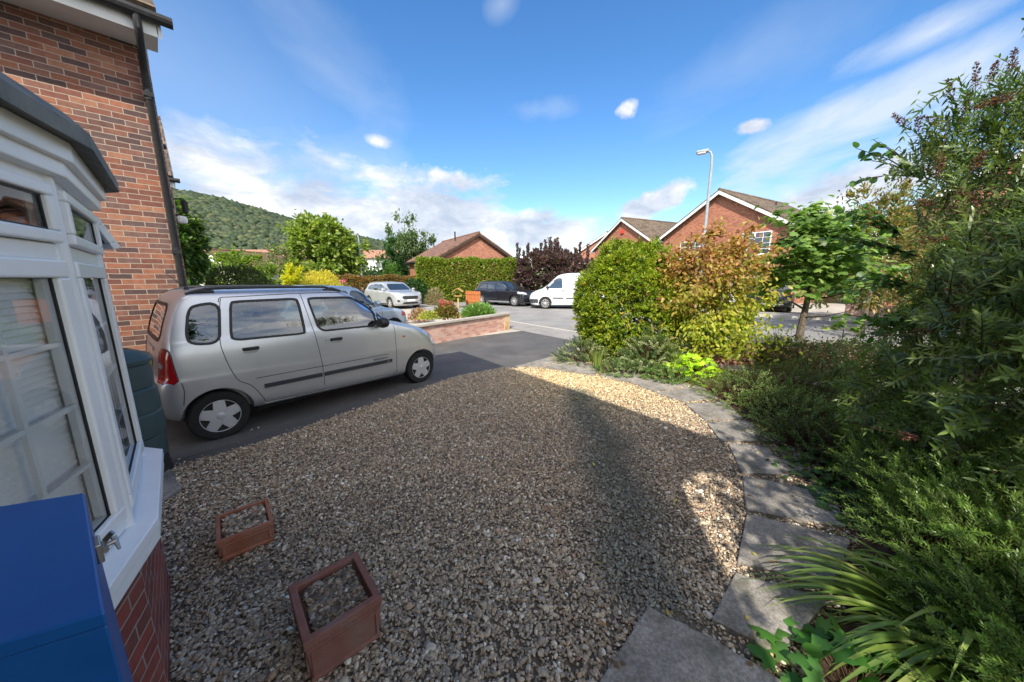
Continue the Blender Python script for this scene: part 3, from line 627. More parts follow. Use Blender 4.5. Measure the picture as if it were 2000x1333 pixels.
# --- brick neighbour with the downpipe
RZ_A = R(90+46.2); hA = house('brick_house', 'multicoloured brick house beside the parked silver car, black downpipe on its corner', (-4.43, 4.61), RZ_A, 4.4, 9, 4.90, 6.6, 'brick_mix', 'tile', 'white', .38, .12)
mb = MB(); mb.tube([(-.44, .05, 4.58), (-.44, .05, 4.42), (-.36, .05, 4.32), (-.12, .05, 4.18), (-.065, .05, 4.08), (-.065, .05, .05)], .036, 10)
dp = part('downpipe', mb, M['blackplastic'], hA, smooth=True, uv=False)
for z in (3.85, 2.0, .5): mb = MB(); mb.box(-.112, .005, z, 0.0, .095, z+.05); mb.tube([(-.065, .05, z-.03), (-.065, .05, z+.08)], .043, 10); part('pipe_bracket', mb, M['blackplastic'], dp, uv=False)
mb = MB().box(.1, -.12, 2.42, .2, -.01, 2.52); part('security_light', mb, M['white'], hA, bev=.03)
mb = MB(); mb.tube([(.1, 0, 2.72), (.1, -.10, 2.74)], .010, 6); mb.lathe([(.012, 2.73), (.042, 2.70), (.034, 2.57), (.02, 2.56)], 6, (.1, -.11, 0)); part('wall_lantern', mb, M['blackplastic'], hA, uv=False)
# --- two more of the same row
for (n_, t_), lab in (((-1.55, 13.2), 'second brick house of the row on the left, seen as a sliver behind the first'), ((-2.35, 19.6), 'farthest brick house of the row on the left, only its roof corner showing')):
    p = NT(n_, t_); h = house('brick_house', lab, (p.x, p.y), R(90+44.6), 4.2, 8, 4.55, 6.3, 'brick_mix', 'tile', 'white', .38, .16, group='row of brick houses on the left')
    mb = MB(); mb.tube([(-.4, .1, 4.25), (-.38, .1, 4.1), (-.07, .1, 3.85), (-.07, .1, .1)], .036, 8); part('downpipe', mb, M['blackplastic'], h, smooth=True, uv=False)
hA['group'] = 'row of brick houses on the left'
# --- own house: the wall with the bow window, the body and roof behind the camera
NW, T0, T1 = -.85, -1.85, 2.95
org = NT(NW, T1); rz_own = math.atan2(-NV.y, -NV.x)
own = house('own_house', 'brick house with white bow window and grey bay roof, at the left edge', (org.x, org.y), rz_own, 7.4, T1-T0, 4.65, 7.2, 'brick_red', 'tile', 'white', .40, .12, walls=False, hip=True)
# local: x = behind the front, y = from T1 down to T0
def OL(p):  # world -> own local
    d = Vector((p[0], p[1], 0))-org; n = d.dot(NV); t = d.dot(EV); return (-n, -t)
Dd = T1-T0; mb = MB()
ya, yb = T1-2.75, T1-.55
for y0_, y1_, z0_, z1_ in ((0, ya, 0, 4.65), (yb, Dd, 0, 4.65), (ya, yb, 2.04, 4.65)): mb.box(0, y0_, z0_, .25, y1_, z1_)
mb.add([(0, 0, 0), (7.4, 0, 0), (7.4, 0, 4.65), (0, 0, 4.65)], [(0, 1, 2, 3)]); mb.add([(0, Dd, 0), (7.4, Dd, 0), (7.4, Dd, 4.65), (0, Dd, 4.65)], [(3, 2, 1, 0)])
mb.add([(7.4, 0, 0), (7.4, Dd, 0), (7.4, Dd, 4.65), (7.4, 0, 4.65)], [(0, 1, 2, 3)])
part('wall', mb, M['brick_red'], own, fix=False)
rm = MB().add([(3.4, .02, 0), (3.4, Dd-.02, 0), (3.4, Dd-.02, 2.4), (3.4, .02, 2.4), (.26, .02, .02), (3.4, .02, .02), (3.4, Dd-.02, .02), (.26, Dd-.02, .02), (.26, .02, 2.4), (3.4, .02, 2.4), (3.4, Dd-.02, 2.4), (.26, Dd-.02, 2.4)], [(0, 1, 2, 3), (4, 5, 6, 7), (8, 9, 10, 11)])
part('room', rm, M['room'], own, fix=False)
# bow window geometry, world coordinates then local
C1 = Vector((-1.40, 1.08)); C2 = Vector((-1.895, 1.575))
C0 = C1+Vector((math.sin(R(151)), math.cos(R(151))))*.80
def hitw(p, az):  # where a facet running at this azimuth meets the wall plane n=NW
    d = Vector((math.sin(R(az)), math.cos(R(az)))); s = (NW-(p.x*NV.x+p.y*NV.y))/(d.x*NV.x+d.y*NV.y); return p+d*s
C3 = hitw(C2, -80); Cm = hitw(C0, 180)
bayL = [OL(Cm), OL(C0), OL(C1), OL(C2), OL(C3)]      # local plan polyline, from near end to far end
cenL = Vector(OL(NT(NW-.3, 1.6)))
def off(pl, d):
    """offset the open polyline outward (away from the house body, towards -x)"""
    P2 = [Vector(p) for p in pl]; out = []
    for i, p in enumerate(P2):
        ns = []
        for a, b in ((i-1, i), (i, i+1)):
            if a < 0 or b >= len(P2): continue
            e = (P2[b]-P2[a]).normalized(); nn = Vector((e.y, -e.x))
            if nn.dot((P2[a]+P2[b])/2-cenL) < 0: nn = -nn
            ns.append(nn)
        m_ = sum(ns, Vector((0, 0))); m_ = m_.normalized(); k = d/max(.3, m_.dot(ns[0])); q = p+m_*k
        out.append((q.x, q.y))
    return out
def bayband(o_in, o_out, z0_, z1_, mb, lift_in=0):
    a, b = off(bayL, o_in), off(bayL, o_out); n = len(a)
    vs = [(x, y, z0_+lift_in) for x, y in a]+[(x, y, z0_) for x, y in b]+[(x, y, z1_+lift_in) for x, y in a]+[(x, y, z1_) for x, y in b]; fs = []
    for i in range(n-1): fs += [(i, i+1, n+i+1, n+i), (2*n+i, 3*n+i, 3*n+i+1, 2*n+i+1), (n+i, n+i+1, 3*n+i+1, 3*n+i), (i, 2*n+i, 2*n+i+1, i+1)]
    fs += [(0, n, 3*n, 2*n), (n-1, 3*n-1, 4*n-1, 2*n-1)]; return mb.add(vs, fs)
part('bay_wall', bayband(-.10, -.005, 0, .745, MB()), M['brick_red'], own)
part('bay_sill', bayband(-.09, .068, .752, .79, bayband(.02, .062, .70, .7515, MB()), .012), M['upvc'], own, bev=.004)
part('bay_fascia', bayband(-.08, .055, 2.03, 2.091, bayband(-.07, .035, 1.985, 2.0345, MB())), M['upvc'], own, bev=.004)
# soft grey flat roof with a sloping edge
a = off(bayL, .10); b = off(bayL, .07); c_ = off(bayL, -.14); n = len(a); mb = MB()
vs = [(x, y, 2.092) for x, y in b]+[(x, y, 2.08) for x, y in a]+[(x, y, 2.125) for x, y in a]+[(x, y, 2.175) for x, y in off(bayL, .055)]+[(x, y, 2.33) for x, y in c_]; fs = []
for k in range(4):
    for i in range(n-1): fs.append((k*n+i, k*n+i+1, (k+1)*n+i+1, (k+1)*n+i))
w0 = OL(NT(NW, .3)); w1 = OL(NT(NW, 2.95)); o = len(vs); vs += [(0.0, bayL[0][1], 2.36), (0.0, bayL[-1][1], 2.36), (0, bayL[0][1], 2.1), (0, bayL[-1][1], 2.1)]
fs += [tuple([4*n+i for i in range(n)]+[o+1, o]), (0, n, 2*n, 3*n, 4*n, o, o+2), (n-1, 2*n-1, 3*n-1, 4*n-1, 5*n-1, o+1, o+3), tuple([i for i in range(n)]+[o+3, o+2])]
part('bay_roof', mb.add(vs, fs), M['lead'], own)
def facet(i, fan=True, lo=(.885, 1.705), fz=(1.83, 1.94), side=(.05, .05), handle=False, bars=(2, 4), blind=True, openfan=False):
    A, B = Vector(bayL[i]), Vector(bayL[i+1]); e = B-A; L = e.length; e.normalize(); nn = Vector((e.y, -e.x))
    if nn.dot((A+B)/2-cenL) < 0: nn = -nn
    def Q(s, z, o): q = A+e*s+nn*o; return (q.x, q.y, z)
    def bar(mb, s0, s1, z0_, z1_, o0, o1): mb.add([Q(s0, z0_, o0), Q(s1, z0_, o0), Q(s1, z0_, o1), Q(s0, z0_, o1), Q(s0, z1_, o0), Q(s1, z1_, o0), Q(s1, z1_, o1), Q(s0, z1_, o1)], [(0, 3, 2, 1), (4, 5, 6, 7), (0, 1, 5, 4), (1, 2, 6, 5), (2, 3, 7, 6), (3, 0, 4, 7)])
    def rect(mb, s0, s1, z0_, z1_, w, o0, o1):
        bar(mb, s0, s1, z0_, z0_+w, o0, o1); bar(mb, s0, s1, z1_-w, z1_, o0, o1); bar(mb, s0, s0+w, z0_+w, z1_-w, o0, o1); bar(mb, s1-w, s1, z0_+w, z1_-w, o0, o1)
    fr = MB(); s0, s1 = side[0], L-side[1]
    rect(fr, .004, L-.004, .80, 1.99, .035, -.05, .0)
    bar(fr, .035, L-.035, 1.735, 1.785, -.05, -.004)
    w = part('window_frame', fr, M['upvc'], own, bev=.004)
    sh = MB()
    rect(sh, .035, L-.035, .84, 1.735, .052, -.045, .012); rect(sh, .04, L-.04, 1.787, 1.955, .034, -.03, .02) if not openfan else None
    part('sash', sh, M['upvc'], w, bev=.006)
    se = MB(); rect(se, .086, L-.086, .889, 1.686, .005, -.011, -.004); rect(se, .073, L-.073, 1.82, 1.922, .007, -.004, .007) if not openfan else None
    part('gasket', se, M['seal'], w, uv=False)
    gl = MB().add([Q(.09, .893, -.008), Q(L-.09, .893, -.008), Q(L-.09, 1.683, -.008), Q(.09, 1.683, -.008)], [(0, 1, 2, 3)])
    if not openfan: gl.add([Q(.075, 1.822, .004), Q(L-.075, 1.822, .004), Q(L-.075, 1.92, .004), Q(.075, 1.92, .004)], [(0, 1, 2, 3)])
    part('pane', gl, M['glasswin'], w, uv=False, fix=False)
    if openfan:   # top light hinged at its head, pushed open
        d = Vector((0, 0, -1))*.95; of = MB(); th = R(24); hz_ = 1.955
        def O(s, dd, th_=0): q = A+e*s+nn*(.02+math.sin(th)*dd+math.cos(th)*th_); return (q.x, q.y, hz_-math.cos(th)*dd+math.sin(th)*th_)
        for a0, a1, d0, d1 in ((.04, L-.04, 0, .035), (.04, L-.04, .12, .15), (.04, .07, .035, .12), (L-.07, L-.04, .035, .12)):
            of.add([O(a0, d0), O(a1, d0), O(a1, d1), O(a0, d1), O(a0, d0, .03), O(a1, d0, .03), O(a1, d1, .03), O(a0, d1, .03)], [(0, 3, 2, 1), (4, 5, 6, 7), (0, 1, 5, 4), (1, 2, 6, 5), (2, 3, 7, 6), (3, 0, 4, 7)])
        ol = part('open_top_light', of, M['upvc'], w, bev=.004); part('pane', MB().add([O(.05, .02, .015), O(L-.05, .02, .015), O(L-.05, .14, .015), O(.05, .14, .015)], [(0, 1, 2, 3)]), M['glassdark'], ol, uv=False)
    gb = MB()
    for k in range(1, bars[0]): s = .09+(L-.18)*k/bars[0]; bar(gb, s-.007, s+.007, .893, 1.683, -.026, -.014)
    for k in range(1, bars[1]): z = .893+.79*k/bars[1]; bar(gb, .09, L-.09, z-.007, z+.007, -.027, -.015)
    if bars[0] > 1: part('glazing_bar', gb, M['upvc'], w, uv=False)
    if blind:
        bl = MB()
        for k in range(42):
            z = .875+k*.0195; tilt = .0125; o1, o2 = -.058, -.050
            bl.add([Q(.03, z+tilt, o1), Q(L-.03, z+tilt, o1), Q(L-.03, z-tilt, o2), Q(.03, z-tilt, o2), Q(.03, z+tilt+.0015, o1), Q(L-.03, z+tilt+.0015, o1), Q(L-.03, z-tilt+.0015, o2), Q(.03, z-tilt+.0015, o2)], [(0, 1, 2, 3), (7, 6, 5, 4), (0, 4, 5, 1), (2, 6, 7, 3)])
        part('venetian_blind', bl, M['blind'], w, uv=False)
facet(0); facet(1, bars=(3, 4)); facet(2, blind=False, bars=(2, 4)); facet(3, blind=False, bars=(1, 1), openfan=True)
# corner posts
for i in (1, 2, 3):
    x, y = bayL[i]; q = off(bayL, .004)[i]; p_ = off(bayL, -.055)[i]
    mb = MB(); mb.tube([((q[0]+p_[0])/2, (q[1]+p_[1])/2, .795), ((q[0]+p_[0])/2, (q[1]+p_[1])/2, 1.99)], .034, 12); part('corner_post', mb, M['upvc'], own, smooth=True, uv=False)

# --- houses across the road
p = (-5.9, 27.0)
h = house('orange_bungalow', 'orange brick gabled house behind the tall green hedge', p, R(90-58), 7.2, 8, 3.35, 5.35, 'brick_orange', 'tile_brown', 'twig', .3, .25)
part('flue', MB().tube([(2.6, 2.5, 5.0), (2.6, 2.5, 5.75)], .07, 8), M['blackplastic'], h, uv=False)
dirE = Vector((.49, -.87)); hE = house('gable_house', 'orange brick house with white bargeboards behind the lamp post', (12.3, 28), math.atan2(dirE.y, dirE.x), 8.5, 9, 5.0, 7.55, 'brick_orange', 'tile', 'white', .35, .35)
window(hE, 1.5, 3.1, 3.2, 4.45, -.012, cols=2, rows=3, openers=(.5,)); window(hE, 5.9, 7.6, 3.2, 4.6, -.012, cols=2, rows=4, openers=(.45,))
gd = MB()
for k in range(12): gd.box(4.9+k*.2, -.04, .1, 5.08+k*.2, .01, 2.2)
part('garage_door', gd, M['white'], hE)
part('flue', MB().tube([(5.4, 5, 6.6), (5.4, 5, 7.2)], .06, 8), M['blackplastic'], hE, uv=False)
dirF = Vector((.42, -.907)); hF = house('gable_house', 'smaller orange brick gable with red alarm box, left of the lamp post house', (9.3, 38.5), math.atan2(dirF.y, dirF.x), 8.4, 10, 4.95, 7.5, 'brick_orange', 'tile', 'white', .35, .3)
part('alarm_box', MB().box(4.0, -.14, 6.1, 4.4, -.01, 6.5), M['siren'], hF, bev=.03)
hE['group'] = hF['group'] = 'white trimmed brick gables across the road'
hG = house('brown_roofed_house', 'brick house with plain brown roof behind the purple shrub', (8.8, 49), R(-20), 9, 10, 5.0, 7.9, 'brick_orange', 'tile_brown', 'white', .3, .3)
hH = house('right_hand_house', 'brick house almost hidden behind the tall bushes on the right', (20.5, 18.5), math.atan2(-.87, .49), 8.5, 8, 5.0, 7.6, 'brick_orange', 'tile', 'white', .35, .3)
window(hH, 1.2, 3.4, .9, 2.2, -.012, openers=(.5,))
# far flats
def flats(label, x0, x1, Y, zt, ze, wins, m='render'):
    t = thing('block_of_flats', label, 'building', (x0, Y, 0), 0, 'long low flats with red tiled roofs'); w = x1-x0
    part('wall', MB().box(0, 0, 0, w, 8, ze), M[m], t); mb = MB(); mb.add([(-.5, -.6, ze), (w+.5, -.6, ze), (w+.5, 4, zt), (-.5, 4, zt), (-.5, 8.6, ze), (w+.5, 8.6, ze)], [(0, 1, 2, 3), (3, 2, 5, 4), (0, 3, 4), (1, 5, 2), (0, 4, 5, 1)]); part('roof', mb, M['tile_red'], t)
    for x in wins:
        for z in (ze-2.3, ze-5.2):
            f = part('window', MB().box(x-.06, -.06, z-.06, x+2.26, .0, z+1.46), M['upvc'], t); part('pane', MB().box(x, -.075, z, x+1.05, -.062, z+1.4).box(x+1.15, -.075, z, x+2.2, -.062, z+1.4), M['glasshouse'], f, uv=False)
    return t
flats('long flats with a pale red roof below the wooded hill', -75, -44, 80, 8.7, 6.6, range(2, 29, 4), 'brick_pink')
flats('short white block with red roof behind the small lamp post', -37.2, -28, 80, 8.6, 6.4, (1.2, 5.4))
wh = house('white_house', 'white gabled house half hidden by shrubs on the far left', (-31, 33), R(-15), 5.5, 7, 2.6, 4.3, 'render', 'tile_brown', 'twig', .3, .2)

# ================================================================== CARS  (local: x forward, y left, z up, origin under the rear axle)
def crom(P_, sub):
    P_ = np.array(P_, float); n = len(P_); out = []
    for i in range(n-1):
        p0, p1, p2, p3 = P_[max(i-1, 0)], P_[i], P_[i+1], P_[min(i+2, n-1)]
        for j in range(sub):
            t = j/sub; out.append(.5*((2*p1)+(-p0+p2)*t+(2*p0-5*p1+4*p2-p3)*t*t+(-p0+3*p1-3*p2+p3)*t**3))
    out.append(P_[-1]); return np.array(out)
def car_solid(cfg):
    """levels: rows of (front x, front z, rear x, rear z, half width, front bow, rear bow)"""
    rxp = cfg.get('rexp', 2.6); Lv = crom(cfg['levels'], cfg.get('sub', 4)); K = len(Lv); nf, ns = 9, cfg.get('ns', 40); V = []; half = None
    for fx, fz, rx, rz, w, bf, br in Lv:
        row = []
        for i in range(nf):          # front centre -> corner
            a = i/(nf-1)*math.pi/2; row.append((fx-bf+bf*math.cos(a)**(2/2.6), w*math.sin(a)**(2/2.6), fz))
        xa, xb = fx-bf, rx+br
        for i in range(1, ns):
            t = i/ns; x = xa+(xb-xa)*t; bulge = 1+cfg.get('bulge', .015)*math.sin(math.pi*t); row.append((x, w*bulge, fz+(rz-fz)*(t*t*(3-2*t) if cfg.get('smooth', 1) else t)))
        for i in range(nf):
            a = (1-i/(nf-1))*math.pi/2; row.append((rx+br-br*math.cos(a)**(2/rxp), w*math.sin(a)**(2/rxp), rz))
        row[-1] = (row[-1][0], 0, row[-1][2]); row[0] = (row[0][0], 0, row[0][2]); half = len(row)
        V += row+[(x, -y, z) for x, y, z in row[-2:0:-1]]
    n = 2*half-2; F = []
    for k in range(K-1):
        for i in range(n): a, b = k*n+i, k*n+(i+1) % n; F.append((a, b, b+n, a+n))
    for k, s in ((0, -1), (K-1, 1)):    # caps across the car
        crown = cfg.get('crown', .02)*s if s > 0 else 0; m = 5; cols_ = []
        for i in range(half):
            l = V[k*n+i]; r_i = k*n+(n-i) % n; lid = k*n+i
            if i in (0, half-1): cols_.append([lid]*(m+1)); continue
            r = V[r_i]; c = [lid]
            for j in range(1, m):
                t = j/m; V.append((l[0], l[1]+(r[1]-l[1])*t, l[2]+crown*4*t*(1-t)*min(1, min(i, half-1-i)/5))); c.append(len(V)-1)
            c.append(r_i); cols_.append(c)
        for i in range(half-1):
            for j in range(m):
                f = []
                for q in (cols_[i][j], cols_[i][j+1], cols_[i+1][j+1], cols_[i+1][j]):
                    if q not in f: f.append(q)
                if len(f) > 2: F.append(tuple(f if s < 0 else f[::-1]))
    me = bpy.data.meshes.new('body'); me.from_pydata(V, [], F); bm = bmesh.new(); bm.from_mesh(me); bmesh.ops.recalc_face_normals(bm, faces=bm.faces); bm.to_mesh(me); bm.free(); return me
def cut(me, cutters):
    o = bpy.data.objects.new('t', me); COL.objects.link(o); tmp = [o]
    for c in cutters:
        bm = bmesh.new(); bm.from_mesh(c); bmesh.ops.recalc_face_normals(bm, faces=bm.faces); bm.to_mesh(c); bm.free()
        k = bpy.data.objects.new('k', c); COL.objects.link(k); tmp.append(k); m = o.modifiers.new('b', 'BOOLEAN'); m.object = k; m.operation = 'DIFFERENCE'; m.solver = 'EXACT'
    dg = bpy.context.evaluated_depsgraph_get(); dg.update(); r = bpy.data.meshes.new_from_object(o.evaluated_get(dg))
    for t in tmp: bpy.data.objects.remove(t)
    return r
class Conf:
    def __init__(s, me):
        bm = bmesh.new(); bm.from_mesh(me); s.t = BVHTree.FromBMesh(bm); bm.free()
    def hit(s, o, d):
        h = s.t.ray_cast(Vector(o), Vector(d)); return h if h[0] is not None else None
    def side(s, x, z, sgn, off_=0):
        for dx in (0, .01, -.01, .03, -.03, .06, -.06):
            h = s.hit((x+dx, 3*sgn, z), (0, -sgn, 0))
            if h: p = h[0]+h[1].normalized()*off_*(1 if h[1].y*sgn > 0 else -1); return Vector((p.x-dx, p.y, p.z))
        return Vector((x, .6*sgn, z))
    def end(s, y, z, sgn, off_=0):       # sgn +1 front, -1 rear
        h = s.hit((8*sgn, y, z), (-sgn, 0, 0))
        if h: return h[0]+h[1].normalized()*off_*(1 if h[1].x*sgn > -.001 else -1)
        return Vector((sgn, y, z))
def chaikin(pl, r=.25, it=2):
    P_ = [Vector(p) for p in pl]
    for _ in range(it):
        Q_ = []
        for i in range(len(P_)):
            a, b = P_[i], P_[(i+1) % len(P_)]; l = (b-a).length; k = min(.3, r/max(l, 1e-6)); Q_ += [a.lerp(b, k), a.lerp(b, 1-k)]
        P_ = Q_; r *= .4
    return P_
def inset(pl, d):
    P_ = [Vector(p[:2]) for p in pl]; n = len(P_); A = sum(P_[i].x*P_[(i+1) % n].y-P_[(i+1) % n].x*P_[i].y for i in range(n)); s = 1 if A > 0 else -1; out = []
    for i in range(n):
        a, b, c = P_[i-1], P_[i], P_[(i+1) % n]; e1, e2 = (b-a), (c-b)
        if e1.length < 1e-6: e1 = e2
        if e2.length < 1e-6: e2 = e1
        n1 = Vector((-e1.y, e1.x)).normalized()*s; n2 = Vector((-e2.y, e2.x)).normalized()*s; m = n1+n2
        m = m.normalized() if m.length > 1e-6 else n1; out.append(b+m*d/max(.4, m.dot(n1)))
    return out
def densify(pl, step=.06, closed=True):
    out = []; n = len(pl)
    for i in range(n if closed else n-1):
        a, b = Vector(pl[i]), Vector(pl[(i+1) % n]); k = max(1, int((b-a).length/step))
        out += [a.lerp(b, j/k) for j in range(k)]
    if not closed: out.append(Vector(pl[-1]))
    return out
def patch(proj, pl, off_=.0):
    """disc of rings towards the centroid, each vertex projected on the body"""
    pl = densify(pl); c = sum(pl, Vector((0, 0)))/len(pl); n = len(pl); rings = [1, .8, .55, .3]; V = []; F = []
    for r in rings: V += [proj(*(c+(p-c)*r), off_) for p in pl]
    V.append(proj(*c, off_)); k = len(rings)
    for j in range(k-1): F += [(j*n+i, j*n+(i+1) % n, (j+1)*n+(i+1) % n, (j+1)*n+i) for i in range(n)]
    F += [((k-1)*n+i, (k-1)*n+(i+1) % n, k*n) for i in range(n)]; return V, F
def ring(proj, pl, d_in, d_out, off_):
    a = densify(pl); i_ = inset(a, d_in); o_ = inset(a, -d_out); n = len(a); V = [proj(*p, off_) for p in i_]+[proj(*p, off_) for p in o_]+[proj(*p, -.012) for p in i_]
    return V, [(i, (i+1) % n, n+(i+1) % n, n+i) for i in range(n)]+[(i, (i+1) % n, 2*n+(i+1) % n, 2*n+i) for i in range(n)]
def strip(proj, pl, w, off_, cap=True):
    a = densify(pl, .04, False); V = []; n = len(a)
    for i, p in enumerate(a):
        d = (a[min(i+1, n-1)]-a[max(i-1, 0)]); d = d.normalized() if d.length > 0 else Vector((1, 0)); m = Vector((-d.y, d.x))*w/2; V += [proj(*(p+m), off_), proj(*(p-m), off_)]
        if cap: V += [proj(*(p+m*1.05), -.004), proj(*(p-m*1.05), -.004)]
    k = 4 if cap else 2; F = []
    for i in range(n-1):
        F.append((i*k, i*k+1, i*k+k+1, i*k+k))
        if cap: F += [(i*k, i*k+k, i*k+k+2, i*k+2), (i*k+1, i*k+3, i*k+k+3, i*k+k+1)]
    if cap: F += [(0, 2, 3, 1), ((n-1)*k, (n-1)*k+1, (n-1)*k+3, (n-1)*k+2)]
    return V, F
def smoothpl(pts, sub=4): return [Vector(p) for p in crom(pts, sub)]
def wheel(car, x, y, r, wd, style='star', rim='hub', steer=0.0):
    s = 1 if y > 0 else -1
    e = part('wheel', MB().lathe([(r*.60, -wd/2+.01), (r*.66, -wd/2), (r*.93, -wd/2+.004), (r*.985, -wd/2+.028), (r, -wd/4), (r, wd/4), (r*.985, wd/2-.028), (r*.93, wd/2-.004), (r*.70, wd/2), (r*.655, wd/2-.01)], 48, (0, 0, 0), 'y'), M['rubber'], car, smooth=True, uv=False, ang=50)
    e.location = (x, y, r-.008); e.rotation_euler = (0, 0, steer)
    R1 = r*.665; f = wd/2*s; mb = MB()
    mb.lathe([(R1, f*.98), (R1*.97, f*1.0), (R1*.90, f*.82), (R1*.885, f*.5)], 48, (0, 0, 0), 'y'); mb.f = mb.f[:-2]
    rm = part('rim', mb, M[rim], e, smooth=True, uv=False)
    part('rim_back', MB().lathe([(R1*.88, f*.48), (R1*.3, f*.44)], 32, (0, 0, 0), 'y'), M['dark'], rm, uv=False)
    mb = MB(); N = 5; n2 = 60; o = 0
    # star plate: broad spokes with pointed gaps between them
    spokes = {'star': (5, .50, .94), 'multi': (10, .30, .92), 'five': (5, .33, .93)}[style]; N, fill, r1 = spokes
    for i in range(N):
        a0 = 2*math.pi*i/N+math.pi/2
        if style == 'star': pts = [(.0, 0), (-.50*2*math.pi/N, .54), (-.24*2*math.pi/N, r1), (0, r1+.02), (.24*2*math.pi/N, r1), (.50*2*math.pi/N, .54)]
        else: pts = [(0, 0), (-fill*2*math.pi/N, .30), (-fill*.42*2*math.pi/N, r1), (fill*.42*2*math.pi/N, r1), (fill*2*math.pi/N, .30)]
        V = []
        for lay in (0, 1):
            for da, rr in pts:
                q = rr*R1; dome = f*(1.02-.10*max(0, rr-.4)) if lay == 0 else f*.6; V.append((math.cos(a0+da)*q, dome, math.sin(a0+da)*q))
        k = len(pts); mb.add(V, [tuple(range(k)), tuple(range(2*k-1, k-1, -1))]+[(j, (j+1) % k, k+(j+1) % k, k+j) for j in range(k)])
    sp = part('spokes', mb, M[rim], rm, uv=False, bev=.004)
    hc = MB().lathe([(R1*.22, f*1.0), (R1*.22, f*1.05), (R1*.19, f*1.09), (R1*.02, f*1.10)], 24, (0, 0, 0), 'y'); part('hub_cap', hc, M[rim], rm, smooth=True, uv=False)
    return e
def cyl_y(x, z, r, y0, y1, n=40): return MB().lathe([(r, y0), (r, y1)], n, (x, 0, z), 'y').mesh('c')
def addp(name, vf, m, parent, **k):
    mb = MB(); mb.add(*vf); k.setdefault('uv', False); k.setdefault('fix', False); return part(name, mb, M[m], parent, smooth=True, **k)

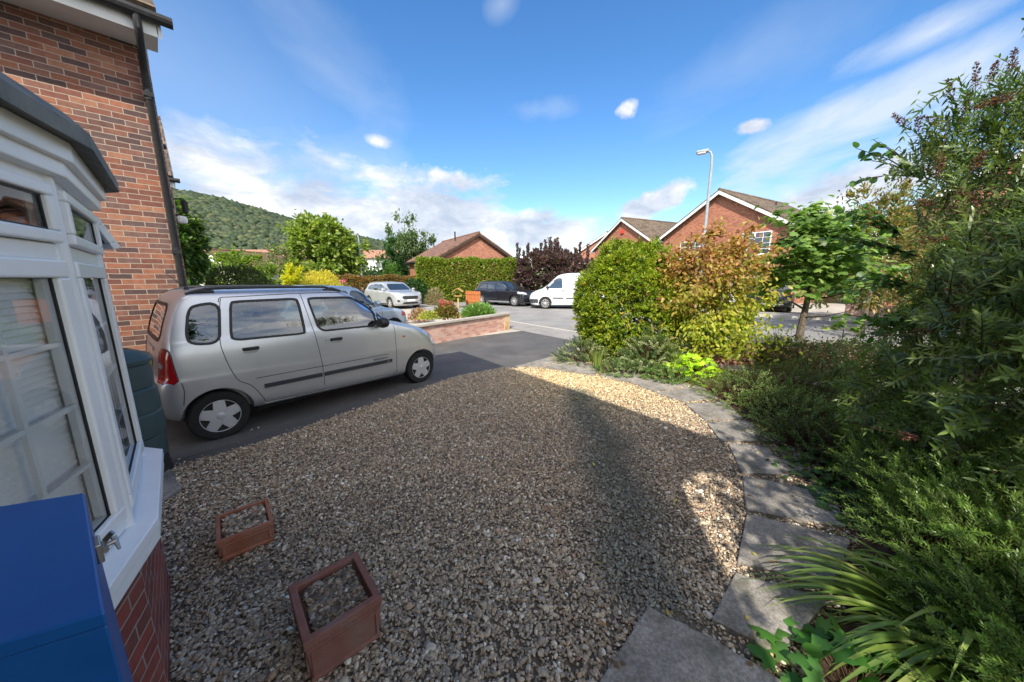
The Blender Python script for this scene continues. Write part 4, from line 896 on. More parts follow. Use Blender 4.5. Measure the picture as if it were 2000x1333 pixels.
def make_car(cfg, name, label, loc, head, parent=None):
    car = thing(name, label, cfg['cat'], loc, math.pi/2-R(head), cfg.get('group'))
    solid = car_solid(cfg); cf = Conf(solid); wb, wr, wd, W = cfg['wb'], cfg['wr'], cfg['wd'], cfg['W']; ar = cfg.get('ar', wr+.045); az_ = cfg.get('az', wr)
    cuts = [cyl_y(x, az_, ar, s*(W-.24), s*(W+.3)) for x in (0, wb) for s in (1, -1)]
    thru = cfg.get('through')
    if thru:
        c2 = dict(cfg); c2['levels'] = thru; c2['sub'] = 2; c2['ns'] = 16; cuts.append(car_solid(c2))
        for pl in cfg['side_windows']:
            pp = inset(chaikin(pl, .05), .004); n = len(pp); mb = MB(); mb.add([(p.x, -1.2, p.y) for p in pp]+[(p.x, 1.2, p.y) for p in pp], [tuple(range(n)), tuple(range(n, 2*n))[::-1]]+[(i, n+i, n+(i+1) % n, (i+1) % n) for i in range(n)]); cuts.append(mb.mesh('w'))
        for pl, sg, dep in ((cfg['screen'], 1, cfg['screen_x']), (cfg['rear_window'], -1, cfg['rear_x'])):
            pp = inset(chaikin(pl, .05), .004); n = len(pp); mb = MB(); xs = (dep, 8*sg); mb.add([(xs[0], p.x, p.y) for p in pp]+[(xs[1], p.x, p.y) for p in pp], [tuple(range(n)), tuple(range(n, 2*n))[::-1]]+[(i, n+i, n+(i+1) % n, (i+1) % n) for i in range(n)]); cuts.append(mb.mesh('w'))
    body = part('body', cut(solid, cuts), M[cfg['paint']], car, smooth=True, uv=False, fix=False, ang=32)
    if thru:
        b2 = car_solid(dict(cfg, levels=[tuple(l[:4])+(l[4],)+tuple(l[5:]) for l in cfg['lining']], sub=2, ns=16))
    for s in (1, -1):
        pj = lambda x, z, o, s=s: cf.side(x, z, s, o)
        for pl in cfg['side_windows']:
            pp = chaikin(pl, .05); g = addp('side_window', patch(pj, inset(pp, .003), -.006 if thru else .003), 'glass' if thru else 'glassdark', car)
            addp('window_seal', ring(pj, pp, .012 if thru else .0, .012, .004), 'seal', g)
        for pl in cfg['lines']: addp('panel_gap', strip(pj, smoothpl(pl), cfg.get('gap', .007), .0015, False), 'seal', car)
        for nm, pl, w, o, m_ in cfg.get('strips', ()): addp(nm, strip(pj, [Vector(q) for q in pl], w, o), m_, car, ang=60)
        for nm, pl, o, m_ in cfg.get('patches', ()): addp(nm, patch(pj, chaikin(pl, .03, 1), o), m_, car)
        addp('arch_lip', None or ring(pj, [Vector((wb+math.cos(a)*(ar+.012), az_+math.sin(a)*(ar+.012))) for a in np.linspace(0, 2*math.pi, 41)[:-1]][0:40], .012, cfg.get('lip', .012), .006), cfg.get('lipmat', cfg['paint']), car) if cfg.get('lips') else None
        # mirror
        mx_, mz = cfg['mirror']; mp_ = cf.side(mx_, mz, s, 0); mb = MB(); mb.lathe([(.012, -.08), (.07, -.075), (.088, -.03), (.08, .02), (.045, .05), (.01, .055)], 14, (0, 0, 0), 'x')
        mb.v = [(v[0]*1.0, v[1]*1.25, v[2]*.85) for v in mb.v]; mb.v = [(v[0]+mx_, v[1]+mp_.y+s*.12, v[2]+mz+.03) for v in mb.v]; mb.beam((mx_, mp_.y-s*.02, mz-.03), (mx_, mp_.y+s*.07, mz-.01), .05, .04)
        part('door_mirror', mb, M[cfg.get('mirror_mat', 'blackplastic')], car, smooth=True, uv=False)
        for hx, hz_ in cfg.get('handles', ()):
            p0 = cf.side(hx, hz_, s, .004); mb = MB()
            mb.box(-.075, -.012, -.002, .075, .014, .034); h = part('door_handle', mb, M[cfg.get('handle_mat', 'blackplastic')], car, bev=.008, uv=False); h.location = p0
            if cfg.get('cup'): c = addp('handle_cup', patch(pj, chaikin([(hx-.07, hz_-.035), (hx+.06, hz_-.035), (hx+.07, hz_), (hx-.07, hz_)], .03, 2), .0025), 'clearlens', car)
    # glass at the ends
    pf = lambda y, z, o: cf.end(y, z, 1, o); pr = lambda y, z, o: cf.end(y, z, -1, o)
    for nm, pl, q in (('windscreen', cfg['screen'], pf), ('rear_window', cfg['rear_window'], pr)):
        pp = chaikin(pl, .06); g = addp(nm, patch(q, inset(pp, .003), -.006 if thru else .003), 'glass' if thru else 'glassdark', car); addp('window_seal', ring(q, pp, .02 if thru else 0, .012, .004), 'seal', g)
    for nm, pl, sg, o, m_ in cfg.get('ends', ()): addp(nm, patch(pf if sg > 0 else pr, chaikin(pl, .03, 1), o), m_, car)
    for x, st in ((0, 0), (wb, cfg.get('steer', 0))):
        for s in (1, -1): wheel(car, x, s*(W-wd/2-.02), wr, wd, cfg.get('rim', 'five'), cfg.get('rimmat', 'hub'), st)
    part('underbody', MB().box(.35, -.6, .17, wb-.35, .6, .34).box(-.25, -.45, .2, .3, .45, .34).box(wb-.3, -.5, .18, wb+.3, .5, .34), M['dark'], car, uv=False)
    return car, cf

# ---- the silver tall estate on the drive
SLV = [(2.90, .20, -.34, .25, .70, .36, .22), (2.99, .26, -.43, .32, .755, .36, .22), (3.02, .42, -.465, .48, .775, .36, .22), (3.02, .60, -.45, .66, .785, .36, .20), (2.97, .665, -.40, .72, .785, .35, .16),
       (2.93, .74, -.385, .80, .785, .36, .14), (2.78, .855, -.375, .90, .783, .34, .13), (2.52, .955, -.36, .97, .778, .28, .12), (2.20, 1.04, -.345, 1.05, .765, .20, .11), (2.06, 1.095, -.335, 1.10, .750, .18, .10), (1.93, 1.215, -.30, 1.23, .725, .18, .10),
       (1.74, 1.375, -.245, 1.385, .685, .18, .10), (1.60, 1.47, -.19, 1.48, .655, .18, .10), (1.47, 1.525, -.12, 1.53, .62, .18, .10), (1.30, 1.555, -.03, 1.555, .55, .18, .10), (1.15, 1.566, .08, 1.565, .45, .18, .10)]
THR = [(2.0, .62, -.26, .62, .70, .15, .1), (2.02, .95, -.27, .95, .70, .15, .1), (1.9, 1.12, -.25, 1.12, .695, .15, .1), (1.74, 1.29, -.20, 1.29, .665, .15, .1), (1.50, 1.46, -.10, 1.46, .60, .15, .1), (1.40, 1.49, -.0, 1.49, .52, .15, .1)]
silver = dict(cat='car', rexp=3.3, levels=SLV, through=THR, lining=THR, wb=2.53, wr=.262, wd=.165, W=.785, ar=.298, az=.262, paint='silver', crown=.018, ns=44,
    side_windows=[[(-.13, 1.04), (-.155, 1.12), (-.10, 1.38), (-.03, 1.425), (.145, 1.435), (.085, 1.03)], [(.195, 1.04), (.185, 1.10), (.235, 1.425), (.27, 1.44), (.845, 1.445), (.875, 1.42), (.885, 1.045), (.86, 1.03)], [(1.045, 1.035), (.985, 1.42), (1.0, 1.445), (1.50, 1.435), (1.60, 1.40), (1.80, 1.255), (1.815, 1.025)], [(1.845, 1.03), (1.84, 1.225), (1.96, 1.10), (1.985, 1.03)]],
    screen=[(-.60, 1.11), (.60, 1.11), (.53, 1.45), (-.53, 1.45)], screen_x=1.3, rear_window=[(-.58, 1.08), (.58, 1.08), (.52, 1.43), (-.52, 1.43)], rear_x=.05,
    lines=[[(.165, 1.475), (.145, 1.40), (.09, 1.06), (.10, .90), (.14, .72), (.19, .60), (.28, .53), (.35, .42), (.41, .285)], [(.14, 1.44), (.165, 1.485), (.30, 1.49), (.90, 1.505), (1.45, 1.50), (1.56, 1.485), (1.70, 1.41), (1.90, 1.275), (2.04, 1.10), (2.075, .95), (2.08, .75), (2.08, .27)],
           [(.915, 1.503), (.955, 1.2), (.985, 1.0), (1.03, .6), (1.04, .285)], [(.41, .283), (1.0, .272), (2.07, .268)], [(.34, .592), (1.0, .59), (1.95, .585)], [(-.25, .68), (-.24, .60), (-.26, .45)], [(2.76, .59), (2.9, .60), (3.0, .62)]],
    strips=[('side_moulding', [(.405, .485), (1.02, .483)], .046, .014, 'trim'), ('side_moulding', [(1.045, .483), (2.0, .48)], .046, .014, 'trim'), ('sill_trim', [(.40, .268), (2.05, .258)], .010, .006, 'hub')],
    patches=[('side_repeater', [(2.20, .80), (2.25, .80), (2.25, .825), (2.20, .825)], .006, 'orange'), ('lock', [(1.09, .90), (1.11, .90), (1.11, .92), (1.09, .92)], .003, 'steel'), ('headlamp', [(2.70, .66), (2.93, .64), (2.9, .74), (2.72, .79)], .006, 'clearlens')],
    ends=[('grille', [(-.35, .62), (.35, .62), (.38, .72), (-.38, .72)], 1, .005, 'blackplastic'), ('number_plate', [(-.26, .42), (.26, .42), (.26, .53), (-.26, .53)], 1, .008, 'plate_w'), ('number_plate', [(-.26, .78), (.26, .78), (.26, .89), (-.26, .89)], -1, .008, 'plate_y'), ('tailgate_handle', [(-.3, .95), (.3, .95), (.3, .99), (-.3, .99)], -1, .006, 'silver')],
    mirror=(1.86, 1.04), handles=[(.33, .915), (1.23, .895)], cup=True, rim='star')
heading_s = 39.0; hs = AZ(heading_s); left = Vector((-hs.y, hs.x, 0)); rc = Vector((-3.07, 3.31, 0))+left*.775
car, cf = make_car(silver, 'parked_car', 'silver tall estate car with black roof rails parked on the dark tarmac drive', rc, heading_s)
# tail lamp clear band, rails, aerial, badge lettering, wiper, seats
for sg in (1, -1):
    def pc(u, z, o, sg=sg):
        h = cf.hit((-.36+.707*u-1.414, sg*(.70+.707*u+1.414), z), (.707, -.707*sg, 0)); return h[0]+h[1].normalized()*o*(1 if h[1].x < 0 or h[1].y*sg > 0 else -1)
    tl = addp('tail_lamp', patch(pc, chaikin([(-.10, .70), (.125, .675), (.10, .98), (.06, 1.02), (-.045, 1.01)], .03, 1), .010), 'redlens', car)
    addp('lamp_edge', ring(pc, chaikin([(-.10, .70), (.125, .675), (.10, .98), (.06, 1.02), (-.045, 1.01)], .03, 1), .0, .006, .004), 'seal', tl)
    addp('reversing_lens', patch(pc, chaikin([(-.07, .83), (.02, .825), (.02, .88), (-.06, .885)], .02, 1), .0125), 'clearlens', tl)
    addp('indicator_lens', patch(pc, chaikin([(-.03, .935), (.02, .93), (.0, .97)], .02, 1), .0125), 'orange', tl)
for s in (1, -1):
    mb = MB(); pts = []
    for x in np.linspace(-.06, 1.36, 12):
        h = cf.hit((x, s*.60, 3), (0, 0, -1)); zz = h[0].z if h else 1.55; e = min(1, min(x+.06, 1.36-x)/.14); pts.append((x, s*(.60-.004), zz+.002+.038*e))
    mb.tube(pts, .014, 8)
    for xa, xb in ((-.09, .13), (1.20, 1.42)):
        q = [cf.hit((x, s*.60, 3), (0, 0, -1))[0] for x in (xa, (xa+xb)/2, xb)]; mb.tube([q[0]+Vector((0, 0, -.004)), q[1]+Vector((0, 0, .016)), q[2]+Vector((0, 0, .004))] if xa > 1 else [q[0]+Vector((0, 0, .004)), q[1]+Vector((0, 0, .016)), q[2]], [.016, .024, .02], 8)
    part('roof_rail', mb, M['trim'], car, smooth=True, uv=False)
mb = MB().tube([(0.0, .0, 1.575), (-.16, .0, 1.76)], [.005, .002], 6).lathe([(.025, 1.56), (.02, 1.585), (.008, 1.60)], 10); part('aerial', mb, M['blackplastic'], car, uv=False)
def lettering(txt, size, x, z, sgn, m, parent, shear=.25, conf=None, o=.004):
    cu = bpy.data.curves.new('t', 'FONT'); cu.body = txt; cu.size = size; cu.shear = shear; cu.extrude = .0006; ob = bpy.data.objects.new('t', cu); COL.objects.link(ob)
    dg = bpy.context.evaluated_depsgraph_get(); me = bpy.data.meshes.new_from_object(ob.evaluated_get(dg)); bpy.data.objects.remove(ob); w = max(v.co.x for v in me.vertices)
    for v in me.vertices:
        # right side of the car reads from rear to front
        p = conf.side(x+v.co.x, z+v.co.y, sgn, o+v.co.z); v.co = p
    return link('badge_lettering', me, M[m], parent)
lettering('WAGON R+', .042, 1.70, .525, -1, 'trim', car, conf=cf); lettering('1.3', .034, 1.905, .468, -1, 'hub', car, conf=cf, o=.0165)
for x, y in ((1.05, -.33), (1.05, .33), (.30, -.35), (.30, .0), (.30, .35)):
    mb = MB().box(x-.22, y-.2, .55, x+.25, y+.2, .78); mb.beam((x-.2, y, .72), (x-.33, y, 1.22), .10, .40, (0, 1, 0)); mb.v = mb.v; mb.beam((x-.34, y, 1.25), (x-.37, y, 1.38), .07, .24, (0, 1, 0)); part('seat', mb, M['trim'], car, bev=.04, uv=False)
part('dashboard', MB().box(1.70, -.62, .8, 1.98, .62, 1.02), M['trim'], car, bev=.04, uv=False)
part('steering_wheel', MB().tube([(1.60+.04*math.sin(a), -.33+.17*math.cos(a), 1.03+.16*math.sin(a)) for a in np.linspace(0, 2*math.pi, 20)], .012, 6), M['trim'], car, uv=False)

# ---- the other vehicles
def hatch_levels(L0, L1, H, W, hood=.92, cowl=1.0, cx=None, sx=None, rx=None, wb=2.55, nose=.68, tail=.35):
    """L1 front overhang end x, L0 rear end x (negative)"""
    cx = cx or L1-1.05; sx = sx or cx-.75; rx = rx if rx is not None else L0+.55
    return [(L1-.12, .20, L0+.10, .24, W-.08, .4, .25), (L1-.03, .30, L0+.02, .34, W-.02, .4, .25), (L1, .46, L0, .52, W, .4, .25), (L1-.01, .60, L0+.01, .66, W, .4, .24), (L1-.06, nose+.03, L0+.03, .78, W, .4, .22), (L1-.22, nose+.13, L0+.06, .88, W-.003, .38, .2),
            (L1-.60, hood, L0+.10, .97, W-.02, .3, .2), (cx, cowl, L0+.17, 1.03, W-.04, .25, .2), (cx-.22, cowl+.12, L0+.24, 1.12, W-.07, .25, .2), (sx+.22, H-.16, L0+.40, H-.16, W-.14, .22, .2), (sx, H-.05, rx, H-.07, W-.19, .2, .2), (sx-.25, H-.012, rx+.2, H-.02, W-.30, .2, .2), (sx-.45, H, rx+.35, H-.003, W-.42, .2, .2)]
def simple_cfg(cat, paint_, L0, L1, H, W, wb, wr, wins, lines, ends, **k):
    d = dict(cat=cat, levels=hatch_levels(L0, L1, H, W, wb=wb, **k.pop('lv', {})), wb=wb, wr=wr, wd=.2, W=W, paint=paint_, side_windows=wins, lines=lines, ends=ends, sub=3, ns=30, crown=.02, gap=.012, group='vehicles parked around the close'); d.update(k); return d
def std_wins(H, cx, sx, L0, q=True):
    zt = H-.14; w = [[(.55+.0, 1.04), (.52, zt-.02), (.60, zt), (1.15, zt+.005), (1.17, 1.03)], [(1.24, 1.03), (1.22, zt+.005), (sx-.05, zt), (sx+.18, zt-.10), (cx-.16, 1.06), (cx-.18, 1.02)]]
    if q: w.append([(.47, 1.05), (.44, zt-.03), (.15, zt-.06), (-.15, 1.16), (-.12, 1.08)])
    return w
# silver crossover
L0, L1, H, W, wb = -.80, 3.40, 1.50, .88, 2.59
plate = lambda z, m, sg, y=.26, h=.055: ('number_plate', [(-y, z-h), (y, z-h), (y, z+h), (-y, z+h)], sg, .012, m)
cfg = simple_cfg('car', 'silver2', L0, L1, H, W, wb, .335, std_wins(H, 2.35, 1.6, L0), [[(.5, 1.42), (.48, 1.0), (.42, .7), (.5, .35)], [(1.2, 1.42), (1.2, .32)], [(2.2, 1.0), (2.22, .7), (2.15, .33)]],
    [('grille', [(-.42, .56), (.42, .56), (.5, .66), (.44, .74), (-.44, .74), (-.5, .66)], 1, .012, 'blackplastic'), plate(.49, 'plate_w', 1), ('lower_grille', [(-.5, .30), (.5, .30), (.42, .40), (-.42, .40)], 1, .012, 'blackplastic'), ('headlight', [(.52, .74), (.80, .80), (.78, .95), (.60, .92)], 1, .01, 'clearlens'), ('headlight', [(-.52, .74), (-.80, .80), (-.78, .95), (-.60, .92)], 1, .01, 'clearlens'), ('fog_light', [(.62, .42), (.76, .42), (.76, .54), (.64, .52)], 1, .01, 'blackplastic'), ('fog_light', [(-.62, .42), (-.76, .42), (-.76, .54), (-.64, .52)], 1, .01, 'blackplastic')],
    screen=[(-.66, 1.06), (.66, 1.06), (.54, 1.38), (-.54, 1.38)], rear_window=[(-.6, 1.1), (.6, 1.1), (.5, 1.35), (-.5, 1.35)], mirror=(2.1, 1.05), mirror_mat='silver2', handles=[(.62, .93), (1.32, .92)], handle_mat='silver2', rim='multi', lv=dict(hood=.97, cowl=1.04, nose=.80), patches=[('headlight', [(2.88, .84), (3.12, .80), (3.1, .90), (2.92, .95)], .01, 'clearlens')],
    strips=[('sill_cladding', [(.4, .27), (2.2, .27)], .08, .01, 'blackplastic')])
hd = AZ(133); make_car(cfg, 'parked_car', 'silver crossover with wide black grille facing the camera, in front of the low bronze hedge', Vector((-5.75, 18.9, 0))-hd*3.3, 133)
# pale blue hatch
L0, L1, H, W, wb = -.62, 3.02, 1.52, .80, 2.35
cfg = simple_cfg('car', 'iceblue', L0, L1, H, W, wb, .29, std_wins(H, 2.05, 1.42, L0), [[(.5, 1.32), (.45, .8), (.5, .35)], [(1.2, 1.32), (1.22, .32)], [(2.0, 1.0), (2.0, .33)]], [('grille', [(-.3, .6), (.3, .6), (.3, .68), (-.3, .68)], 1, .01, 'blackplastic'), plate(.46, 'plate_w', 1)],
    screen=[(-.60, 1.03), (.60, 1.03), (.50, 1.31), (-.50, 1.31)], rear_window=[(-.5, 1.08), (.5, 1.08), (.45, 1.28), (-.45, 1.28)], mirror=(1.85, 1.02), mirror_mat='iceblue', handles=[(1.3, .88)], handle_mat='iceblue', lv=dict(hood=.88, cowl=.98, nose=.70, cx=2.12, sx=1.45), patches=[('headlight', [(2.62, .66), (2.86, .64), (2.84, .74), (2.66, .80)], .01, 'redlens')])
hd = AZ(33); lf = Vector((-hd.y, hd.x, 0)); make_car(cfg, 'parked_car', 'ice blue hatchback half hidden behind the roof of the silver estate', Vector((-2.95, 9.75, 0))+lf*.78-hd*3.0, 33)
# black crossover
L0, L1, H, W, wb = -.80, 3.42, 1.55, .88, 2.63
cfg = simple_cfg('car', 'black', L0, L1, H, W, wb, .345, std_wins(H, 2.4, 1.65, L0), [[(1.2, 1.42), (1.2, .32)]],
    [('grille', [(-.45, .58), (.45, .58), (.52, .72), (-.52, .72)], 1, .012, 'trim'), plate(.52, 'plate_w', 1), ('headlight', [(.50, .72), (.80, .76), (.80, .90), (.56, .84)], 1, .01, 'clearlens'), ('headlight', [(-.50, .72), (-.80, .76), (-.80, .90), (-.56, .84)], 1, .01, 'clearlens'), ('badge', [(-.05, .74), (.05, .74), (.05, .80), (-.05, .80)], 1, .02, 'chrome')],
    screen=[(-.66, 1.06), (.66, 1.06), (.54, 1.42), (-.54, 1.42)], rear_window=[(-.6, 1.1), (.6, 1.1), (.5, 1.38), (-.5, 1.38)], mirror=(2.15, 1.05), handles=[(.62, .93), (1.32, .92)], handle_mat='black', rim='multi', lv=dict(hood=.97, cowl=1.03, nose=.78), patches=[('headlight', [(2.86, .80), (3.14, .76), (3.12, .87), (2.90, .92)], .01, 'clearlens')],
    strips=[('sill_cladding', [(.4, .27), (2.25, .27)], .08, .012, 'silver2')])
hd = AZ(125); rt = Vector((hd.y, -hd.x, 0)); make_car(cfg, 'parked_car', 'black crossover with bright wheels in front of the purple shrub', Vector((.15, 20.5, 0))-rt*.82-hd*2.63, 125)
# white van
L0, L1, H, W, wb = -.95, 4.05, 1.98, .93, 3.1
lv = [(L1-.12, .22, L0+.05, .26, W-.06, .4, .1), (L1-.02, .34, L0, .36, W-.01, .4, .1), (L1, .52, L0, .52, W, .4, .1), (L1-.03, .72, L0, .72, W, .4, .1), (L1-.15, .88, L0, .9, W, .38, .1), (L1-.42, 1.02, L0+.01, 1.04, W-.01, .3, .1), (L1-.75, 1.14, L0+.02, 1.15, W-.02, .25, .1), (L1-1.05, 1.38, L0+.03, 1.38, W-.05, .22, .1), (L1-1.38, 1.68, L0+.05, 1.68, W-.10, .2, .1), (L1-1.62, 1.86, L0+.08, 1.86, W-.16, .2, .1), (L1-1.9, 1.95, L0+.16, 1.95, W-.28, .2, .1), (L1-2.2, 1.98, L0+.3, 1.98, W-.42, .2, .1)]
cfg = dict(cat='van', levels=lv, wb=wb, wr=.33, wd=.2, W=W, paint='vanwhite', sub=3, ns=30, crown=.03, gap=.014, group='vehicles parked around the close', side_windows=[[(2.16, 1.17), (2.20, 1.72), (2.42, 1.72), (2.75, 1.52), (3.12, 1.16)]],
    lines=[[(2.02, 1.84), (2.0, 1.2), (2.02, .36)], [(3.14, 1.14), (3.06, .9), (2.75, .4)], [(.75, 1.8), (.78, 1.2), (.72, .4)]], strips=[('side_moulding', [(2.1, .62), (2.68, .62)], .07, .014, 'trim'), ('side_moulding', [(.45, .62), (1.95, .62)], .07, .014, 'trim'), ('side_moulding', [(2.05, 1.02), (2.2, 1.02)], .05, .02, 'blackplastic')],
    patches=[('headlight', [(3.45, .74), (3.75, .70), (3.72, .86), (3.5, .95)], .01, 'clearlens'), ('bumper_corner', [(3.5, .34), (3.95, .34), (3.95, .56), (3.5, .56)], .01, 'trim')], ends=[('lower_bumper', [(-.8, .34), (.8, .34), (.8, .5), (-.8, .5)], 1, .012, 'trim'), ('grille', [(-.4, .66), (.4, .66), (.4, .8), (-.4, .8)], 1, .012, 'blackplastic'), plate(.56, 'plate_w', 1)],
    screen=[(-.72, 1.2), (.72, 1.2), (.6, 1.78), (-.6, 1.78)], rear_window=[(-.6, 1.2), (.6, 1.2), (.6, 1.6), (-.6, 1.6)], mirror=(3.0, 1.18), handles=[(1.85, 1.0)], rim='multi')
hd = AZ(-82); lf = Vector((-hd.y, hd.x, 0)); make_car(cfg, 'white_van', 'white panel van parked at the kerb, its back hidden by the clipped green bush', Vector((2.0, 18.9, 0))-lf*(-.0)+Vector((0, .85, 0))-hd*3.1, -82)
# black car seen from behind
L0, L1, H, W, wb = -.85, 3.45, 1.56, .92, 2.65
cfg = simple_cfg('car', 'black', L0, L1, H, W, wb, .35, std_wins(H, 2.4, 1.6, L0), [[(1.2, 1.42), (1.2, .32)]],
    [plate(.68, 'plate_y', -1), ('tail_light', [(.55, .86), (.86, .84), (.84, 1.0), (.6, .98)], -1, .01, 'redlens'), ('tail_light', [(-.55, .86), (-.86, .84), (-.84, 1.0), (-.6, .98)], -1, .01, 'redlens'), ('bumper_strip', [(-.6, .36), (.6, .36), (.6, .42), (-.6, .42)], -1, .012, 'silver2')],
    screen=[(-.66, 1.06), (.66, 1.06), (.54, 1.40), (-.54, 1.40)], rear_window=[(-.66, 1.12), (.66, 1.12), (.52, 1.4), (-.52, 1.4)], mirror=(2.1, 1.05), handles=[(.62, .93)], handle_mat='black')
hd = AZ(42); make_car(cfg, 'parked_car', 'black car with yellow rear plate on the far driveway, under the sycamore leaves', Vector((12.4, 16.2, .09))+hd*.85, 42)

# ================================================================== SMALL OBJECTS
def planter(label, cx, cy, rz, a, b, hgt, m, seed, soilc):
    t = thing('terracotta_planter', label, 'planter', (cx, cy, .018), rz, 'terracotta planters on the gravel'); mb = MB(); w = .024 if a > .3 else .016; ta = .90
    def rect(x, y, z): return [(-x, -y, z), (x, -y, z), (x, y, z), (-x, y, z)]
    A, B = a/2, b/2; lv = [(A*ta, B*ta, 0), (A*ta+.004, B*ta+.004, .018), (A*ta-.002, B*ta-.002, .028), (A*.945, B*.93, hgt*.70), (A*.96, B*.95, hgt*.72), (A*.955, B*.945, hgt*.80), (A, B, hgt*.83), (A, B, hgt), (A-w*1.3, B-w*1.3, hgt), (A-w*1.5, B-w*1.5, hgt*.5)]
    V = []; [V.extend(rect(*l)) for l in lv]; n = len(lv)
    mb.add(V, [(k*4+i, k*4+(i+1) % 4, k*4+4+(i+1) % 4, k*4+4+i) for k in range(n-1) for i in range(4)]+[(3, 2, 1, 0), tuple(range(4*n-4, 4*n))]); part('pot', mb, M[m], t, bev=.005)
    pn = MB()   # raised borders round each face
    for sx, ln, dp_ in ((0, A, B), (1, B, A)):
        for s in (1, -1):
            d = dp_*.915; z0_, z1_ = .04, hgt*.66
            for q0, q1, z2, z3 in ((-ln*.86, -ln*.86+.012, z0_, z1_), (ln*.86-.012, ln*.86, z0_, z1_), (-ln*.86, ln*.86, z1_, z1_+.010)):
                o0, o1 = s*d, s*(d+.008); (pn.box(q0, min(o0, o1), z2, q1, max(o0, o1), z3) if sx == 0 else pn.box(min(o0, o1), q0, z2, max(o0, o1), q1, z3))
    part('moulding', pn, M[m], t, bev=.002)
    zf = hgt*.90; part('compost', MB().box(-A+w*1.3, -B+w*1.3, zf-.05, A-w*1.3, B-w*1.3, zf-.012), M['soil'], t)
    k = int(900*a*b/.08); x = rng.uniform(-A+w*2.2, A-w*2.2, k); y = rng.uniform(-B+w*2.2, B-w*2.2, k); z = zf-.012+rng.random(k)*.018
    c = PEB[rng.choice(len(PEB), k, p=PEB_P)]*rng.uniform(.3, 1.0, (k, 1))*soilc; s_ = np.exp(rng.normal(math.log(.0095), .3, k)); v, f, cc = pebbles(np.stack([x, y, z], 1), s_, 2, c, '')
    o = npmesh('pebble_top', v, f, cc, t, M['pebble'], True); o['kind'] = 'stuff'; return t
def pot_at(label, pts, z, hgt, m, soilc):
    """pts: near, right, far, left rim corners at rim height"""
    q = [G(*p, z) for p in pts]; d = (q[1]-q[0])+(q[2]-q[3]); pr = Vector((-d.y, d.x, 0)).normalized(); a = d.length/2; b = (abs((q[2]-q[1]).dot(pr))+abs((q[3]-q[0]).dot(pr)))/2; c = sum(q, Vector())/4
    return planter(label, c.x, c.y, math.atan2(d.y, d.x), a*1.14, b*1.24, hgt, m, 1, soilc)
pot_at('larger weathered terracotta planter filled with dark pebbles, nearest the camera', [(617, 1233), (746, 1150), (681, 1096), (557, 1158)], .25, .235, 'terracotta_old', .8)
pot_at('smaller orange terracotta planter with pale pebbles beside the bay window', [(437, 1050), (534, 1017), (512, 981), (421, 1017)], .16, .15, 'terracotta', 1.4)
# water butt
t = thing('water_butt', 'dark green plastic water butt between bay window and silver car', 'water butt', (-3.25, 2.57, 0)); r = .27; prof = [(r*.86, .16)]
for z in np.linspace(.17, 1.0, 5)[:-1]:
    h = .2075; k_ = 1.02-.10*abs(z+.1-.55)/.45; prof += [(r*.955*k_, z+.004), (r*.985*k_, z+.012), (r*1.0*k_, z+h*.45), (r*.985*k_, z+h*.93), (r*.955*k_, z+h-.004)]
prof += [(r*.94, 1.005)]; part('barrel', MB().lathe(prof, 40), M['butt'], t, smooth=True, uv=False, ang=25)
part('lid', MB().lathe([(r*.97, 1.0), (r*.985, 1.03), (r*.90, 1.07), (r*.55, 1.115), (r*.5, 1.10), (r*.1, 1.105)], 40), M['butt'], t, smooth=True, uv=False)
part('stand', MB().lathe([(r*1.0, 0), (r*.93, .15), (r*.9, .16)], 12), M['blackplastic'], t, uv=False)
part('tap', MB().tube([(.2, -.2, .27), (.25, -.25, .27), (.25, -.25, .22)], .014, 8), M['blackplastic'], t, uv=False)
# blue cabinet in the corner with its latch
zt = 1.26; A_, B_ = G(165, 962, zt), G(205, 1195, zt); Cx, Dx = G(-110, 1290, zt), G(-40, 995, zt)
def lerpq(k): c = (A_+B_+Cx+Dx)/4; return [c+(p-c)*k for p in (A_, B_, Cx, Dx)]
ctr = (A_+B_+Cx+Dx)/4; t = thing('blue_cabinet', 'glossy blue metal cabinet against the bay window, cut by the left edge', 'cabinet', (ctr.x, ctr.y, 0))
def qp(k): return [(p.x-ctr.x, p.y-ctr.y) for p in lerpq(k)][::-1]
part('cabinet_lid', MB().prism(qp(1.0), zt-.022, zt), M['blue'], t, bev=.003); part('cabinet_body', MB().prism(qp(.985), .02, zt-.023), M['blue'], t, bev=.003)
e = (B_-A_).normalized(); on = Vector((-e.y, e.x, 0)); on = on if on.dot(A_-ctr) > 0 else -on
lp = A_.lerp(B_, .46)-Vector((ctr.x, ctr.y, 0)); up = Vector((0, 0, 1)); mb = MB()
b0 = lp+on*.003-up*.03; mb.beam(b0-e*.018, b0+e*.02, .008, .034); part('latch_plate', mb, M['steel'], t, bev=.002, uv=False)
mb = MB(); mb.tube([b0-e*.013+on*.006, b0+e*.014+on*.006], .005, 10); mb.tube([b0+on*.003, b0+on*.020+up*.003], .004, 8); mb.tube([b0+on*.018-e*.006+up*.008, b0+on*.021+e*.010-up*.010], [.004, .0022], 8); mb.beam(b0-e*.014+on*.008+up*.003, b0+e*.0+on*.018+up*.02, .003, .008); part('wing_latch', mb, M['steel'], t, smooth=True, uv=False)

